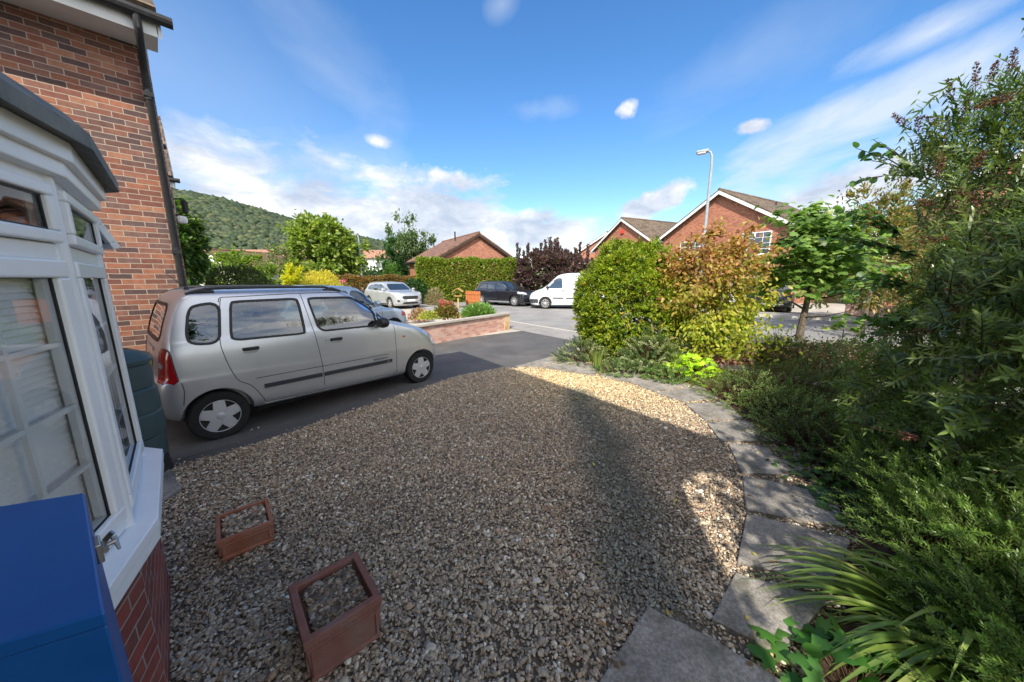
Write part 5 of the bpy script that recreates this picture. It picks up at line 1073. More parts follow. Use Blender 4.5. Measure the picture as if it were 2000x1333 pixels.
# street lamps
def lamp(label, x, y, h, head_az, k=1.0):
    t = thing('street_lamp', label, 'street lamp', (x, y, 0), R(90-head_az), 'street lamps'); mb = MB(); mb.tube([(0, 0, 0), (0, 0, 1.2)], .075*k, 12).tube([(0, 0, 1.2), (0, 0, h-.55)], [.055*k, .045*k], 12); part('lamp_post', mb, M['galv'], t, smooth=True, uv=False)
    part('lamp_arm', MB().tube([(0, 0, h-.55), (.02, 0, h-.2), (.08, 0, h-.06), (.18, 0, h-.02)], [.045*k, .042*k, .035*k, .03*k], 10), M['galv'], t, smooth=True, uv=False)
    mb = MB().box(.12, -.13, h-.06, .52, .13, h+.05); mb.v = [(v[0], v[1]*(.6 if v[0] < .3 else 1), v[2]-(.03 if (v[2] > h and v[0] > .4) else 0)) for v in mb.v]; hd_ = part('lamp_head', mb, M['galv'], t, bev=.03, uv=False)
    part('lamp_lens', MB().box(.22, -.10, h-.09, .48, .10, h-.055), M['lamp'], hd_, bev=.01, uv=False)
lamp('tall grey street lamp in front of the white trimmed brick gable', 7.08, 12.75, 6.15, -60)
lamp('small distant street lamp between the round tree and the white block', -13.3, 30, 5.45, -100, 1.4)

# low brick wall with coping by the drive
a, b = Vector((-1.83, 8.83, 0)), Vector((-.10, 11.12, 0)); d = (b-a).normalized(); a2 = b-d*6.2; sd = Vector((-d.y, d.x, 0))
t = thing('garden_wall', 'low pinkish brick wall with pale coping and yellow stone pillar beside the drive', 'wall', (a2.x, a2.y, 0), math.atan2(d.y, d.x)); Lw = (b-a2).length
part('brickwork', MB().box(0, 0, 0, Lw-.26, .11, .50), M['brick_pink'], t); part('coping', MB().box(0, -.05, .50, Lw-.24, .17, .565), M['concrete'], t, bev=.008); part('pillar', MB().box(Lw-.258, -.02, 0, Lw, .24, .50), M['block_yellow'], t); part('pillar_cap', MB().box(Lw-.29, -.05, .502, Lw+.03, .27, .57), M['concrete'], t, bev=.008)
# return of the wall along the pavement
t = thing('garden_wall', 'low brick wall running off behind the pink hydrangea', 'wall', (b.x-NV.x*.1+EV.x*.25, b.y-NV.y*.1+EV.y*.25, 0), RZ_E); part('brickwork', MB().box(0, -.11, 0, 4.5, 0, .30), M['brick_pink'], t); part('coping', MB().box(0, -.15, .30, 4.5, .04, .35), M['concrete'], t)
mb = MB(); c = NT(8.5, 2.6); t = thing('drain_cover', 'small dark iron drain cover in the road beside the near kerb', 'drain cover', (c.x, c.y, .003), RZ_E)
for k in range(6): mb.box(-.22, -.2+k*.07, 0, .22, -.165+k*.07, .012)
part('grating', mb.box(-.25, -.24, 0, .25, -.21, .014).box(-.25, .19, 0, .25, .22, .014), M['blackplastic'], t)
flat('road_patch', [NT(9.3, 3.2), NT(9.3, 6.0), NT(10.4, 6.1), NT(10.5, 3.1)], .006, 'pavement')
# raised bed behind the wall
flat('planting_bed_soil', [a2+sd*.12, b+sd*.25, b+sd*.25+EV*1.6-NV*.3, a2+sd*1.0], .30, 'soil')
# boundary kerb wall at the right
p0, p1 = Vector((3.6, 6.5, 0)), Vector((9.2, 5.6, 0)); d = p1-p0
t = thing('boundary_wall', 'low dark brick boundary wall behind the right hand flower bed', 'wall', p0, math.atan2(d.y, d.x)); part('brickwork', MB().box(0, 0, 0, d.length, .11, .46), M['brick_mix'], t); part('coping', MB().box(-.02, -.02, .46, d.length, .13, .50), M['slab'], t, bev=.006)
# orange fence panel, bird table
p = Vector((-2.85, 20.6, 0)); t = thing('orange_fence_panel', 'orange stained wooden fence panel beside the black car', 'fence', p, R(-35)); mb = MB()
for k in range(7): mb.box(k*.17, 0, .1, k*.17+.15, .03, .95)
part('board_panel', mb, M['wood_orange'], t); part('rail', MB().box(0, -.03, .3, 1.16, -.002, .38).box(0, -.03, .75, 1.16, -.002, .83), M['wood_orange'], t)
t = thing('bird_table', 'yellow wooden bird table with pitched roof in front of the tall hedge', 'bird table', (-3.15, 19.6, 0)); t.scale = (.8, .8, .8); part('post', MB().box(-.05, -.05, 0, .05, .05, .85), M['wood_yellow'], t); part('table_top', MB().box(-.28, -.22, .85, .28, .22, .89), M['wood_yellow'], t)
mb = MB(); roof_slab(mb, (0, -.32, 1.42), (0, .32, 1.42), (-.38, .32, 1.15), (-.38, -.32, 1.15), .03); roof_slab(mb, (0, .32, 1.42), (0, -.32, 1.42), (.38, -.32, 1.15), (.38, .32, 1.15), .03); part('roof', mb, M['wood_yellow'], t)
part('roof_post', MB().box(-.24, -.02, .89, -.2, .02, 1.24).box(.2, -.02, .89, .24, .02, 1.24), M['wood_yellow'], t)
# low wall on the far side of the road to the right
t = thing('garden_wall', 'low brick wall across the road under the bushes on the right', 'wall', (14.6, 14.6, .09), math.atan2(-.87, .49)); part('brickwork', MB().box(0, 0, 0, 9, .22, .5), M['brick_pink'], t)

# ================================================================== PLANTS
GREEN = [(.055, .115, .018), (.08, .15, .025), (.035, .08, .015), (.11, .17, .03)]
DARK = [(.022, .052, .016), (.035, .072, .02), (.05, .09, .028), (.028, .06, .024)]
# --- far hill
def hill():
    X = np.linspace(-900, 300, 240); Yv = np.linspace(380, 1300, 90); prof_px = [(-400, 330), (100, 345), (345, 390), (400, 397), (460, 410), (540, 432), (600, 449), (680, 468), (740, 481), (800, 492), (900, 515), (1000, 535), (1150, 545), (2400, 545)]
    # ridge elevation by azimuth, ridge distance 900 m
    azs = [ray(x, 545).x/ray(x, 545).y for x, _ in prof_px]; hs_ = [(545-y)/FPX*.97 for _, y in prof_px]
    XX, YY = np.meshgrid(X, Yv); az_ = XX/YY; top = np.interp(az_, azs, hs_)*900; t = np.clip((YY-430)/470, 0, 1); s = np.where(YY < 900, np.sin(t*np.pi/2)**1.15, 1-.0*YY)
    Z = top*s*np.clip(1-(YY-900)/900, .3, 1); r = np.random.default_rng(3); Z += 0
    for k in range(14):
        a, b, c, dd = r.uniform(.004, .03), r.uniform(.004, .03), r.uniform(0, 6), r.uniform(0, 6); Z += 1.6*np.sin(XX*a*2+c)*np.sin(YY*b*2+dd)*s
    V = np.stack([XX, YY, Z-1], 2).reshape(-1, 3); nx = len(X); ny = len(Yv); i = np.arange(ny-1)[:, None]*nx+np.arange(nx-1)[None]; F = np.stack([i, i+1, i+nx+1, i+nx], 2).reshape(-1, 4)
    m = noisy('hill_ground', [(.045, .075, .025), (.06, .095, .03), (.10, .10, .05)], .012, .95, detail=8)
    o = npmesh('hills', V, F, None, None, m, True); o['kind'] = 'structure'
    # woodland: rounded crowns of leaf clumps
    n = 15000; x = r.uniform(-760, 60, n); y = 440+r.random(n)**1.0*470; a_ = x/y; k = (a_ > -1.2) & (a_ < -.2); x, y, a_ = x[k], y[k], a_[k]; n = len(x)
    z = np.interp(a_, azs, hs_)*900*np.sin(np.clip((y-430)/470, 0, 1)*np.pi/2)**1.15
    V0, F0 = ico(1); rad = r.uniform(5, 9.5, n)*(y/760); pal = np.array([(.055, .082, .040), (.07, .10, .047), (.042, .063, .036), (.085, .11, .05), (.058, .078, .048), (.10, .115, .055)]); c = pal[r.choice(6, n)]*r.uniform(.8, 1.2, (n, 1))  # crown greens greyed in the palette to stand for distance haze
    V = V0[None]*(rad[:, None, None]*np.array([1, 1, .8]))*(1+.22*r.normal(size=(n, len(V0), 1)))+np.stack([x, y, z+rad*.35], 1)[:, None]
    F = F0[None]+(np.arange(n)*len(V0))[:, None, None]
    cc = np.repeat(c, len(V0), 0)*r.uniform(.75, 1.25, (n*len(V0), 1)); o = npmesh('woodland', V.reshape(-1, 3), F.reshape(-1, 3), cc, None, M['leaf_dull']); tag(o, 'dense wooded slope of the far hill', 'woodland', kind='stuff')
    # a few pale roofs at the foot of the wood
hill()
# --- middle distance
# backdrop belt of gardens closing the ground horizon
def belt():
    r = []
    for x0, x1, y0, y1, z, n, pal in ((-75, -20, 60, 75, 3.0, 9000, GREEN), (-28, 8, 50, 60, 3.2, 8000, DARK), (0, 60, 55, 66, 4, 8000, GREEN), (-60, -30, 40, 46, 2.2, 5000, GREEN), (18, 60, 30, 40, 3.5, 9000, GREEN)):
        q = np.stack([rng.uniform(x0, x1, n), rng.uniform(y0, y1, n), rng.random(n)*z], 1); q[:, 2] *= .6+.5*np.sin(q[:, 0]*.7)**2; r.append(leaves(q, rng.normal(size=(n, 3)), .75, .5, leafcols(n, pal), 'diamond', .2))
    tag(foliage('distant_greenery', r, None, 'leaf_dull'), 'continuous low mass of garden greenery far behind the houses', 'greenery', kind='stuff')
belt()
tree('broadleaf_tree', 'large round bright green tree in front of the red roofed flats', (-16.4, 30), (3.05, 3.0, 2.75), 3.65, [(.14, .20, .035), (.19, .25, .045), (.09, .14, .025), (.25, .29, .06)], 17000, .33, .20, trunk=.2, clusters=240, spread=.10, shell=.82)
tree('birch_tree', 'tall drooping grey green birch left of the orange bungalow', (-11.2, 38), (2.3, 2.2, 3.45), 4.2, [(.085, .13, .05), (.11, .16, .06), (.06, .10, .035)], 11000, .34, .13, 'lance', .12, 120, .13, .55, hang=.6, bark='palebark', lump=.25)
tree('conifer_tree', 'dark green pointed conifer beside the white block', (-12.6, 36), (1.1, 1.1, 2.9), 2.6, [(.03, .08, .025), (.05, .11, .03)], 4500, .3, .12, 'lance', .1, 60, .14, .8)
tree('conifer_tree', 'small light green conifer in front of the dark conifer', (-11.8, 33), (.9, .9, 1.5), 1.5, [(.09, .19, .03), (.07, .14, .03)], 3000, .22, .09, 'lance', .08, 40, .14, .8)
tree('broadleaf_tree', 'dark leafy tree rising beside the corner of the brick houses', (-18.3, 18.8), (1.15, 1.2, 2.35), 3.3, [(.05, .11, .02), (.03, .075, .015), (.11, .17, .03)], 9000, .22, .14, trunk=.12, clusters=90, spread=.15)
tree('garden_shrub', 'yellow green loose shrub below the wooded hill', (-19.5, 24.5), (2.6, 1.7, 1.7), 1.75, [(.20, .25, .04), (.14, .21, .03), (.10, .17, .03)], 9000, .2, .1, trunk=.06, clusters=90, spread=.15, cat='shrub')
tree('garden_shrub', 'sparse grey green whippy shrub in front of the flats', (-18.5, 27), (1.8, 1.3, 2.2), 2.3, [(.13, .15, .07), (.17, .18, .09)], 2600, .16, .07, 'lance', .05, 60, .14, .6, cat='shrub', mat_='leaf_dull')
def dome(name, label, pos, radii, pal, n, L, W, shape='lance', cz=None, m='leaf', w=None, group=None, cat='shrub', out=.8, droop=.15, shell=.93, tuft=0):
    """clipped or mounded shrub: leaves pointing outwards through a shell, bare stems inside"""
    t = thing(name, label, cat, (pos[0], pos[1], 0), 0, group); cz = radii[2]*.0 if cz is None else cz; d = unit(rng.normal(size=(n, 3))); d[:, 2] = np.abs(d[:, 2])*np.where(rng.random(n) < .85, 1, -.3) if cz < .3 else d[:, 2]
    k = 1+.05*np.sin(d[:, 0]*7+d[:, 2]*5)+.04*np.sin(d[:, 1]*11+d[:, 2]*9+1); rr = (shell+(1-shell)*rng.random(n))*k*np.where(rng.random(n) < .25, rng.uniform(.75, 1, n), 1)
    p = d*rr[:, None]*np.array(radii); p[:, 2] += cz; p[:, 2] = np.maximum(p[:, 2], .02); dd = unit(d*out+rng.normal(0, .5, (n, 3))+np.array([0, 0, .25]))
    cols = leafcols(n, pal, w)
    if tuft:
        k_ = n//tuft; ti = rng.integers(0, k_, n); p = p[ti]+unit(dd[ti])*rng.uniform(-.06, .07, (n, 1))+rng.normal(0, .018, (n, 3)); dd = unit(dd[ti]+rng.normal(0, .45, (n, 3))); cols = cols[ti]*rng.uniform(.8, 1.2, (n, 1))
    foliage('foliage', [leaves(p, dd, L*rng.uniform(.7, 1.3, n), W, cols, shape, droop)], t, m)
    mb = MB()
    for i in range(7): a = i*.9; mb.tube([(math.cos(a)*.05, math.sin(a)*.05, 0), (math.cos(a)*radii[0]*.35, math.sin(a)*radii[1]*.35, (cz+radii[2])*.35), (math.cos(a)*radii[0]*.6, math.sin(a)*radii[1]*.6, (cz+radii[2]*.6))], [.035, .025, .01], 6)
    part('stem', mb, M['bark'], t, smooth=True, uv=False); return t
dome('yew_mound', 'dark olive mounded shrub behind the roof of the silver estate', (-10.2, 12.6), (1.35, 1.1, 2.15), [(.05, .07, .02), (.08, .10, .03), (.035, .05, .015)], 9000, .12, .035)
dome('golden_shrub', 'smooth golden yellow dome shaped shrub', (-8.6, 15.2), (1.05, 1.0, 2.05), [(.50, .42, .05), (.42, .38, .04), (.55, .47, .08)], 9000, .10, .03)
tree('golden_conifer', 'upright yellow conifer behind the golden dome', (-10.9, 17), (.5, .5, 1.0), 1.2, [(.50, .46, .03), (.36, .38, .03)], 3000, .18, .07, 'lance', .05, 40, .16, .8, cat='shrub')
def hedge(name, label, a, b, depth, z, pal, n, L, W, shape='oval', w=None, m='leaf', top=.05):
    a, b = Vector(a), Vector(b); d = b-a; ln = d.length; t = thing(name, label, 'hedge', (a.x, a.y, 0), math.atan2(d.y, d.x)); f = rng.random(n); u = rng.uniform(0, ln, n); v = rng.uniform(0, depth, n); h = rng.uniform(0, z, n)
    nf, nt_ = f < .55, (f >= .55) & (f < .85); v[nf] = rng.normal(0, .06, nf.sum()); h[nt_] = z+rng.normal(0, top, nt_.sum()); e = f >= .93; u[e] = np.where(rng.random(e.sum()) < .5, 0, ln)
    h += (.05*np.sin(u*2.1)+.04*np.sin(u*4.7+1))*(h/z); v += .06*np.sin(u*3+h*2.5)
    p = np.stack([u, v, h], 1); dr = rng.normal(0, .6, (n, 3)); dr[nf, 1] -= .8; dr[nt_, 2] += .8
    foliage('foliage', [leaves(p, dr, L*rng.uniform(.7, 1.3, n), W, leafcols(n, pal, w), shape, .15)], t, m)
    mb = MB()
    for k in range(int(ln/.6)+1): x = k*.6+.1; mb.tube([(x, depth/2, 0), (x+.05, depth*.45, z*.5), (x-.03, depth*.55, z*.9)], [.03, .02, .01], 5)
    part('stem', mb, M['bark'], t, uv=False); return t
hedge('bronze_hedge', 'low clipped bronze and green hedge behind the silver crossover', (-15.5, 23.0), (-6.3, 25.5), .7, 1.75, [(.22, .10, .035), (.17, .12, .03), (.13, .14, .035), (.28, .15, .05), (.10, .055, .03)], 13000, .15, .09)
hedge('green_hedge', 'tall clipped bright green hedge in front of the orange bungalow', (-6.7, 23.9), (.3, 25.4), 1.3, 2.98, [(.13, .19, .02), (.17, .23, .025), (.09, .15, .018), (.24, .24, .035)], 26000, .16, .10)
dome('dark_shrub', 'dark evergreen shrub filling the corner where the two hedges meet', (-6.7, 23.2), (.9, .8, 1.6), [(.03, .07, .02), (.05, .10, .03)], 3500, .16, .09, 'oval')
# purple smoke bush with upright plumes
t = thing('purple_shrub', 'large purple leaved shrub with upright plumes behind the black car', 'shrub', (3.1, 25.6, 0)); p, out = crown_pts(15000, (3.0, 1.6, 1.75), 150, .13, .8); p[:, 2] += 1.75
PUR = [(.09, .045, .055), (.13, .07, .075), (.06, .035, .045), (.10, .09, .06)]
pts = [leaves(p, out+rng.normal(0, .5, (15000, 3)), .2, .12, leafcols(15000, PUR), 'oval', .2)]
for k in range(34):
    x = -2.7+5.4*k/33+rng.normal(0, .08); zt_ = 3.5-.2*abs(x+.3)+rng.uniform(0, 1.25); o = np.array([[x, rng.uniform(-.6, .6), 2.4]]); o = np.repeat(o, 190, 0); o[:, 2] = rng.uniform(2.2, zt_, 190); o[:, :2] += rng.normal(0, .045, (190, 2)); pts.append(leaves(o, rng.normal(0, .35, (190, 3))+np.array([0, 0, 1.]), .17, .09, leafcols(190, PUR), 'oval', .1))
foliage('foliage', pts, t, 'leaf'); mb = MB(); limbs(mb, (0, 0, 0), (0, 0, 2.6), .1, 1.8, 9, 1.2); part('stem', mb, M['bark'], t, uv=False)
# plants on the bed beside the low wall
def tuft(name, label, pos, r, h, pal, n, L, W, shape='oval', z0=0.0, flowers=None, cat='plant', m='leaf', group=None):
    t = thing(name, label, cat, (pos[0], pos[1], z0), 0, group); p = rng.normal(size=(n, 3)); p = unit(p)*rng.random((n, 1))**.4; p[:, 2] = np.abs(p[:, 2]); p *= np.array([r, r, h])
    foliage('foliage', [leaves(p, p/np.array([r, r, h])+rng.normal(0, .4, (n, 3))+np.array([0, 0, .3]), L*rng.uniform(.6, 1.3, n), W, leafcols(n, pal), shape, .2)], t, m)
    if flowers:
        c, nf, fr = flowers
        for k in range(nf):
            a = rng.uniform(0, 6.28); ctr = np.array([math.cos(a)*r*.6*rng.random(), math.sin(a)*r*.6*rng.random(), h*rng.uniform(.85, 1.05)]); b = unit(rng.normal(size=(90, 3))); foliage('flower_head', [leaves(ctr+b*fr, b+rng.normal(0, .6, (90, 3)), fr*.5, fr*.45, leafcols(90, c), 'round', .2)], t, 'petal')
    org = np.zeros((12, 3)); foliage('stem', [sticks(org, rng.normal(0, .4, (12, 3))+np.array([0, 0, 1.]), h*.8, .006)], t, 'leaf_dull'); return t
tuft('hydrangea', 'hydrangea with pink flower heads above the low brick wall', (-2.35, 11.9), .42, .55, [(.20, .22, .05), (.13, .16, .04), (.22, .10, .05)], 900, .12, .07, z0=.30, flowers=([(.50, .10, .12), (.58, .2, .18), (.4, .08, .09)], 8, .07))
tuft('green_perennial', 'bright green leafy plant spilling over the low brick wall', (-1.20, 12.0), .62, .48, [(.13, .25, .05), (.10, .20, .045), (.20, .28, .08)], 1700, .15, .05, 'lance', z0=.30)
tuft('yellow_perennial', 'small yellow flowering plant left of the hydrangea', (-2.9, 11.6), .4, .25, [(.38, .36, .06), (.2, .24, .05)], 700, .07, .04, z0=.30)
tuft('rose_bush', 'thin rose bush with pink blooms behind the blue hatchback', (-8.9, 17.4), .8, 1.6, [(.22, .14, .08), (.12, .15, .05)], 1500, .12, .07, flowers=([(.6, .12, .22), (.65, .3, .34)], 4, .07))
tuft('dry_perennial', 'brown seed headed plant at the foot of the tall hedge', (-5.0, 21.8), .7, 1.1, [(.28, .20, .14), (.2, .18, .09)], 1200, .12, .05, 'lance')
tuft('red_leaved_plant', 'reddish plant at the corner of the neighbour drive', (-3.6, 12.9), .45, .45, [(.35, .14, .10), (.25, .2, .08)], 700, .08, .05, z0=.1)

# --- the flower bed
dome('clipped_green_bush', 'big rounded yellow green clipped bush at the drive corner', (2.62, 7.45), (1.2, 1.05, 1.50), [(.20, .26, .018), (.26, .30, .025), (.13, .19, .016), (.08, .13, .014), (.30, .25, .04)], 100000, .066, .028, 'lance', cz=.98, w=[.32, .27, .2, .15, .06], out=.7, droop=.35, shell=.84, tuft=14)
# autumn shrub: orange on top fading to yellow green below
def autumn():
    t = thing('autumn_shrub', 'shrub with orange leaves on top turning yellow green below', 'shrub', (3.82, 6.6, 0)); n = 15000; p, out = crown_pts(n, (1.0, .85, 1.03), 170, .14, .66, lump=.16); p[:, 2] += 1.48
    low = rng.random(n) < .20; k = low.sum(); p[low] = np.stack([rng.normal(.15, .5, k), rng.normal(-.1, .4, k), rng.uniform(.25, .9, k)], 1)
    f = np.clip((p[:, 2]-1.05+.30*rng.normal(size=n)-.25*p[:, 0])/.9, 0, 1)[:, None]; top = leafcols(n, [(.36, .17, .07), (.42, .25, .08), (.30, .13, .065), (.36, .27, .07), (.26, .22, .05), (.22, .11, .06)]); bot = leafcols(n, [(.33, .36, .035), (.24, .29, .03), (.40, .37, .05), (.16, .21, .03)])
    c = top*f+bot*(1-f); foliage('foliage', [leaves(p, out*.5+rng.normal(0, .5, (n, 3))+np.array([0, 0, -.35]), .085*rng.uniform(.7, 1.2, n), .042, c, 'oval', .3)], t, 'leaf')
    mb = MB()
    for i in range(9): a = i*.7; mb.tube([(.08*math.cos(a), .08*math.sin(a), 0), (.22*math.cos(a), .22*math.sin(a), .8), (.5*math.cos(a), .5*math.sin(a), 1.7)], [.018, .014, .006], 6)
    part('stem', mb, M['bark'], t, smooth=True, uv=False)
autumn()
# sycamore sapling
def syc(name, label, pos, n, rad, cz, trunk, L, seedlean=(0, 0)):
    t = thing(name, label, 'tree', (pos[0], pos[1], 0)); p, out = crown_pts(n, rad, int(n/22)+4, .14, .7, lump=.2); p[:, 2] += cz; c = leafcols(n, [(.12, .20, .045), (.16, .25, .055), (.08, .145, .03), (.24, .32, .09)], [.35, .3, .25, .1])
    u = unit(rng.normal(0, .4, (n, 3))+np.array([0, 0, 1.])+out*.4); foliage('crown', [lobed(p, out*np.array([1, 1, .1])+rng.normal(0, .5, (n, 3))*np.array([1, 1, .3])+np.array([0, 0, -.2]), L*rng.uniform(.6, 1.25, n), c, u)], t, 'leaf')
    mb = MB(); limbs(mb, (0, 0, 0), (seedlean[0], seedlean[1], cz+rad[2]*.4), trunk, rad[0]*.8, 12, rad[2]*.6); part('trunk', mb, M['bark'], t, smooth=True, uv=False)
syc('sycamore_sapling', 'young sycamore with broad green lobed leaves and a bare lower trunk', (5.75, 6.6), 3800, (.92, .85, .84), 2.08, .065, .125, (.1, 0))
syc('maple_seedling', 'thin seedling with few lobed leaves right of the young sycamore', (6.35, 6.3), 45, (.42, .35, .3), .85, .014, .13)
# brownish shrub and mixed bushes behind, right
tree('bronze_shrub', 'tall bronze and green shrub behind the young sycamore', (10.2, 9.6), (1.7, 1.3, 1.6), 2.3, [(.20, .15, .05), (.14, .17, .04), (.28, .18, .07), (.10, .12, .03)], 11000, .13, .05, 'lance', .05, 120, .13, .6, cat='shrub')
tree('loose_shrub', 'loose green shrub in front of the house on the right', (13.2, 12.0), (2.0, 1.5, 1.5), 1.7, [(.16, .20, .05), (.10, .15, .03), (.2, .15, .08)], 9000, .15, .07, 'lance', .05, 90, .15, .6, cat='shrub')
tree('background_tree', 'green tree at the right edge behind the buddleia', (17, 8.5), (3.2, 2.6, 2.6), 3.2, GREEN, 9000, .25, .14, trunk=.15, clusters=90, spread=.14)
# low variegated and spreading shrubs
VAR = [(.20, .24, .10), (.34, .36, .20), (.09, .15, .05), (.06, .11, .035), (.42, .42, .28)]
def mound(name, label, px, r, h, pal, n, L, W, shape='oval', w=None, wild=.35, ns=160, sl=.22, cat='shrub', m='leaf', group=None, xyz=None, ry=None):
    g = Vector(xyz) if xyz else G(*px); ry = ry or r; t = thing(name, label, cat, (g.x, g.y, 0), 0, group); S = ns; a = rng.uniform(0, 6.28, S); q = rng.random(S)**.5; o = np.stack([np.cos(a)*q*r, np.sin(a)*q*ry, h*(1-q**2.2)*rng.uniform(.45, 1.0, S)*.8+.02], 1)
    dirs = np.stack([np.cos(a)*q, np.sin(a)*q, np.full(S, .7)], 1)+rng.normal(0, wild, (S, 3)); mnode = max(4, int(n/S/2)); Ls = sl*rng.uniform(.6, 1.25, S)
    foliage('foliage', [shoots(o, dirs, Ls, mnode, L, W, pal, w, shape, 60, .2)], t, m); base = o*np.array([.5, .5, 0]); foliage('stem', [sticks(base, o-base+np.array([0, 0, .05]), np.linalg.norm(o-base, axis=1)+.05, .004, 0), sticks(o, dirs, Ls, .002)], t, 'leaf_dull'); return t
mound('variegated_shrub', 'silvery variegated shrub at the left end of the flower bed', None, .50, .50, VAR, 3600, .034, .018, 'oval', xyz=(1.45, 6.75, 0))
mound('variegated_shrub', 'tall silver grey variegated shrub between the clipped bush and the orange shrub', None, .52, .92, VAR, 5200, .038, .02, 'oval', ns=260, xyz=(2.62, 6.15, 0))
mound('ground_cover_shrub', 'low dense small leaved shrub beside the iris clump', None, .62, .30, [(.14, .22, .07), (.24, .30, .14), (.08, .14, .04)], 4200, .03, .016, 'oval', ns=280, sl=.14, xyz=(2.15, 5.75, 0), ry=.34)
mound('ground_cover_shrub', 'low bright green cushion shrub spilling onto the sunlit slabs', None, .40, .26, [(.12, .24, .04), (.09, .19, .04), (.2, .28, .09)], 3000, .028, .014, 'oval', ns=220, sl=.13, xyz=(2.62, 5.35, 0), ry=.28)
for x, y, r, h, lab in ((3.30, 4.45, .62, .42, 'pale green arching low shrub beside the small sunlit slab'), (4.1, 4.7, .75, .46, 'darker spreading low shrub in the middle of the bed'), (3.35, 3.75, .55, .34, 'low shrub creeping over the edge of the shaded slab'), (5.0, 5.3, .9, .52, 'spreading low shrub below the young sycamore'), (3.0, 3.0, .50, .26, 'dark trailing shrub at the foot of the tall buddleia'), (4.6, 3.9, .7, .5, 'shaded spreading shrub under the buddleia branches')):
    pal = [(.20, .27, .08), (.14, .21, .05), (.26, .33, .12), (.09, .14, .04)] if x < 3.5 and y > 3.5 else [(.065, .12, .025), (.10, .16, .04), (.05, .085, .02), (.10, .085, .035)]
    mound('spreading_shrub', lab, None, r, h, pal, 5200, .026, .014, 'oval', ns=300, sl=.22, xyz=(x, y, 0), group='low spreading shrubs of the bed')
# lime green geranium like plant
def broad(name, label, x, y, r, h, n, L, pal, group=None):
    t = thing(name, label, 'plant', (x, y, 0), 0, group); a = rng.uniform(0, 6.28, n); q = rng.random(n)**.6; p = np.stack([np.cos(a)*q*r, np.sin(a)*q*r, h*(1-.6*q*q)*rng.uniform(.35, 1, n)], 1)
    foliage('foliage', [lobed(p, np.stack([np.cos(a), np.sin(a), rng.normal(0, .2, n)], 1), L*rng.uniform(.6, 1.2, n), leafcols(n, pal))], t, 'leaf'); base = np.zeros((n, 3)); foliage('stem', [sticks(base, p, np.linalg.norm(p, axis=1), .0025, 0)], t, 'leaf_dull')
broad('lime_leaved_plant', 'bright lime green broad leaved plant in front of the orange shrub', 3.12, 5.62, .42, .42, 170, .11, [(.38, .55, .02), (.30, .46, .02), (.45, .56, .04)])
broad('small_weed', 'small light green seedling at the edge of the dry soil', 2.93, 5.02, .08, .16, 16, .06, [(.22, .34, .04)])
broad('ground_ivy', 'dark ivy leaves creeping beside the slab with white spots', 2.72, 2.62, .42, .12, 120, .075, [(.045, .10, .03), (.07, .14, .04), (.10, .17, .05)])
broad('ground_ivy', 'dark ivy leaves hanging below the middle of the tall buddleia', 2.62, 2.12, .34, .16, 90, .08, [(.045, .10, .03), (.06, .13, .035)])
broad('broad_leaved_weed', 'fresh green scalloped leaves at the bottom edge under the strap leaves', 1.38, 1.06, .26, .14, 70, .10, [(.075, .20, .03), (.06, .16, .03), (.10, .24, .05)])
# strap leaved clump and the small iris
def strap(name, label, x, y, n, L, W, pal, spread=.6, droop=.75, base=.1, fold=.25, z=0.0, bias=(0, 0), cat='plant'):
    t = thing(name, label, cat, (x, y, z)); a = rng.uniform(0, 6.28, n); q = rng.random(n)*base; p = np.stack([np.cos(a)*q, np.sin(a)*q, np.zeros(n)], 1); s = rng.uniform(.25, 1, n)*spread; d = np.stack([np.cos(a)*s+bias[0], np.sin(a)*s+bias[1], np.ones(n)], 1)
    l = L*rng.uniform(.6, 1.1, n); c = leafcols(n, pal); dn = unit(d); seg = 9; V = []; S = unit(np.cross(dn, np.array([0, 0, 1.]))+rng.normal(0, .12, (n, 3))); hor = unit(dn*np.array([1, 1, 0])+1e-6)
    for j in range(seg+1):
        u = j/seg; th = u*droop*rng.uniform(1, 1.0, n); ctr = p+dn*(l*u*(1-.35*droop*u))[:, None]+hor*(l*.32*droop*u*u)[:, None]; ctr[:, 2] -= l*droop*.52*u**2.4; w = W*(.55+.9*u if u < .5 else 1.0-1.0*(u-.5)**1.4*2.3) if u < 1 else .001; w = max(w, .0008)
        V += [ctr+S*w/2+np.array([0, 0, fold*w/2]), ctr, ctr-S*w/2+np.array([0, 0, fold*w/2])]
    V = np.stack(V, 1); k = 3*(seg+1); Q = [(j*3+i, j*3+i+1, j*3+4+i, j*3+3+i) for j in range(seg) for i in (0, 1)]; F = (np.array(Q)[None]+(np.arange(n)*k)[:, None, None]).reshape(-1, 4)
    V = V.reshape(-1, 3); V[:, 2] = np.maximum(V[:, 2], .045-z); npmesh('leaf_blades', V, F, np.repeat(c, k, 0), t, M['leaf_gloss'], True); return t
strap('strap_leaved_clump', 'clump of long arching strap leaves leaning over the dark slabs', 2.02, 1.22, 130, .84, .022, [(.20, .28, .05), (.15, .23, .05), (.28, .34, .09), (.11, .17, .04)], .9, .8, .13, bias=(-.55, .10))
strap('strap_leaved_clump', 'second tuft of arching strap leaves at the bottom, partly under the feathery shrub', 1.92, .98, 70, .62, .022, [(.18, .26, .05), (.13, .20, .04), (.25, .31, .08)], .8, .9, .09, bias=(-.55, .15))
strap('iris_clump', 'upright spiky iris leaves in front of the variegated shrub', 1.58, 6.0, 46, .55, .022, [(.16, .24, .05), (.12, .19, .04), (.28, .28, .08)], .35, .12, .1)
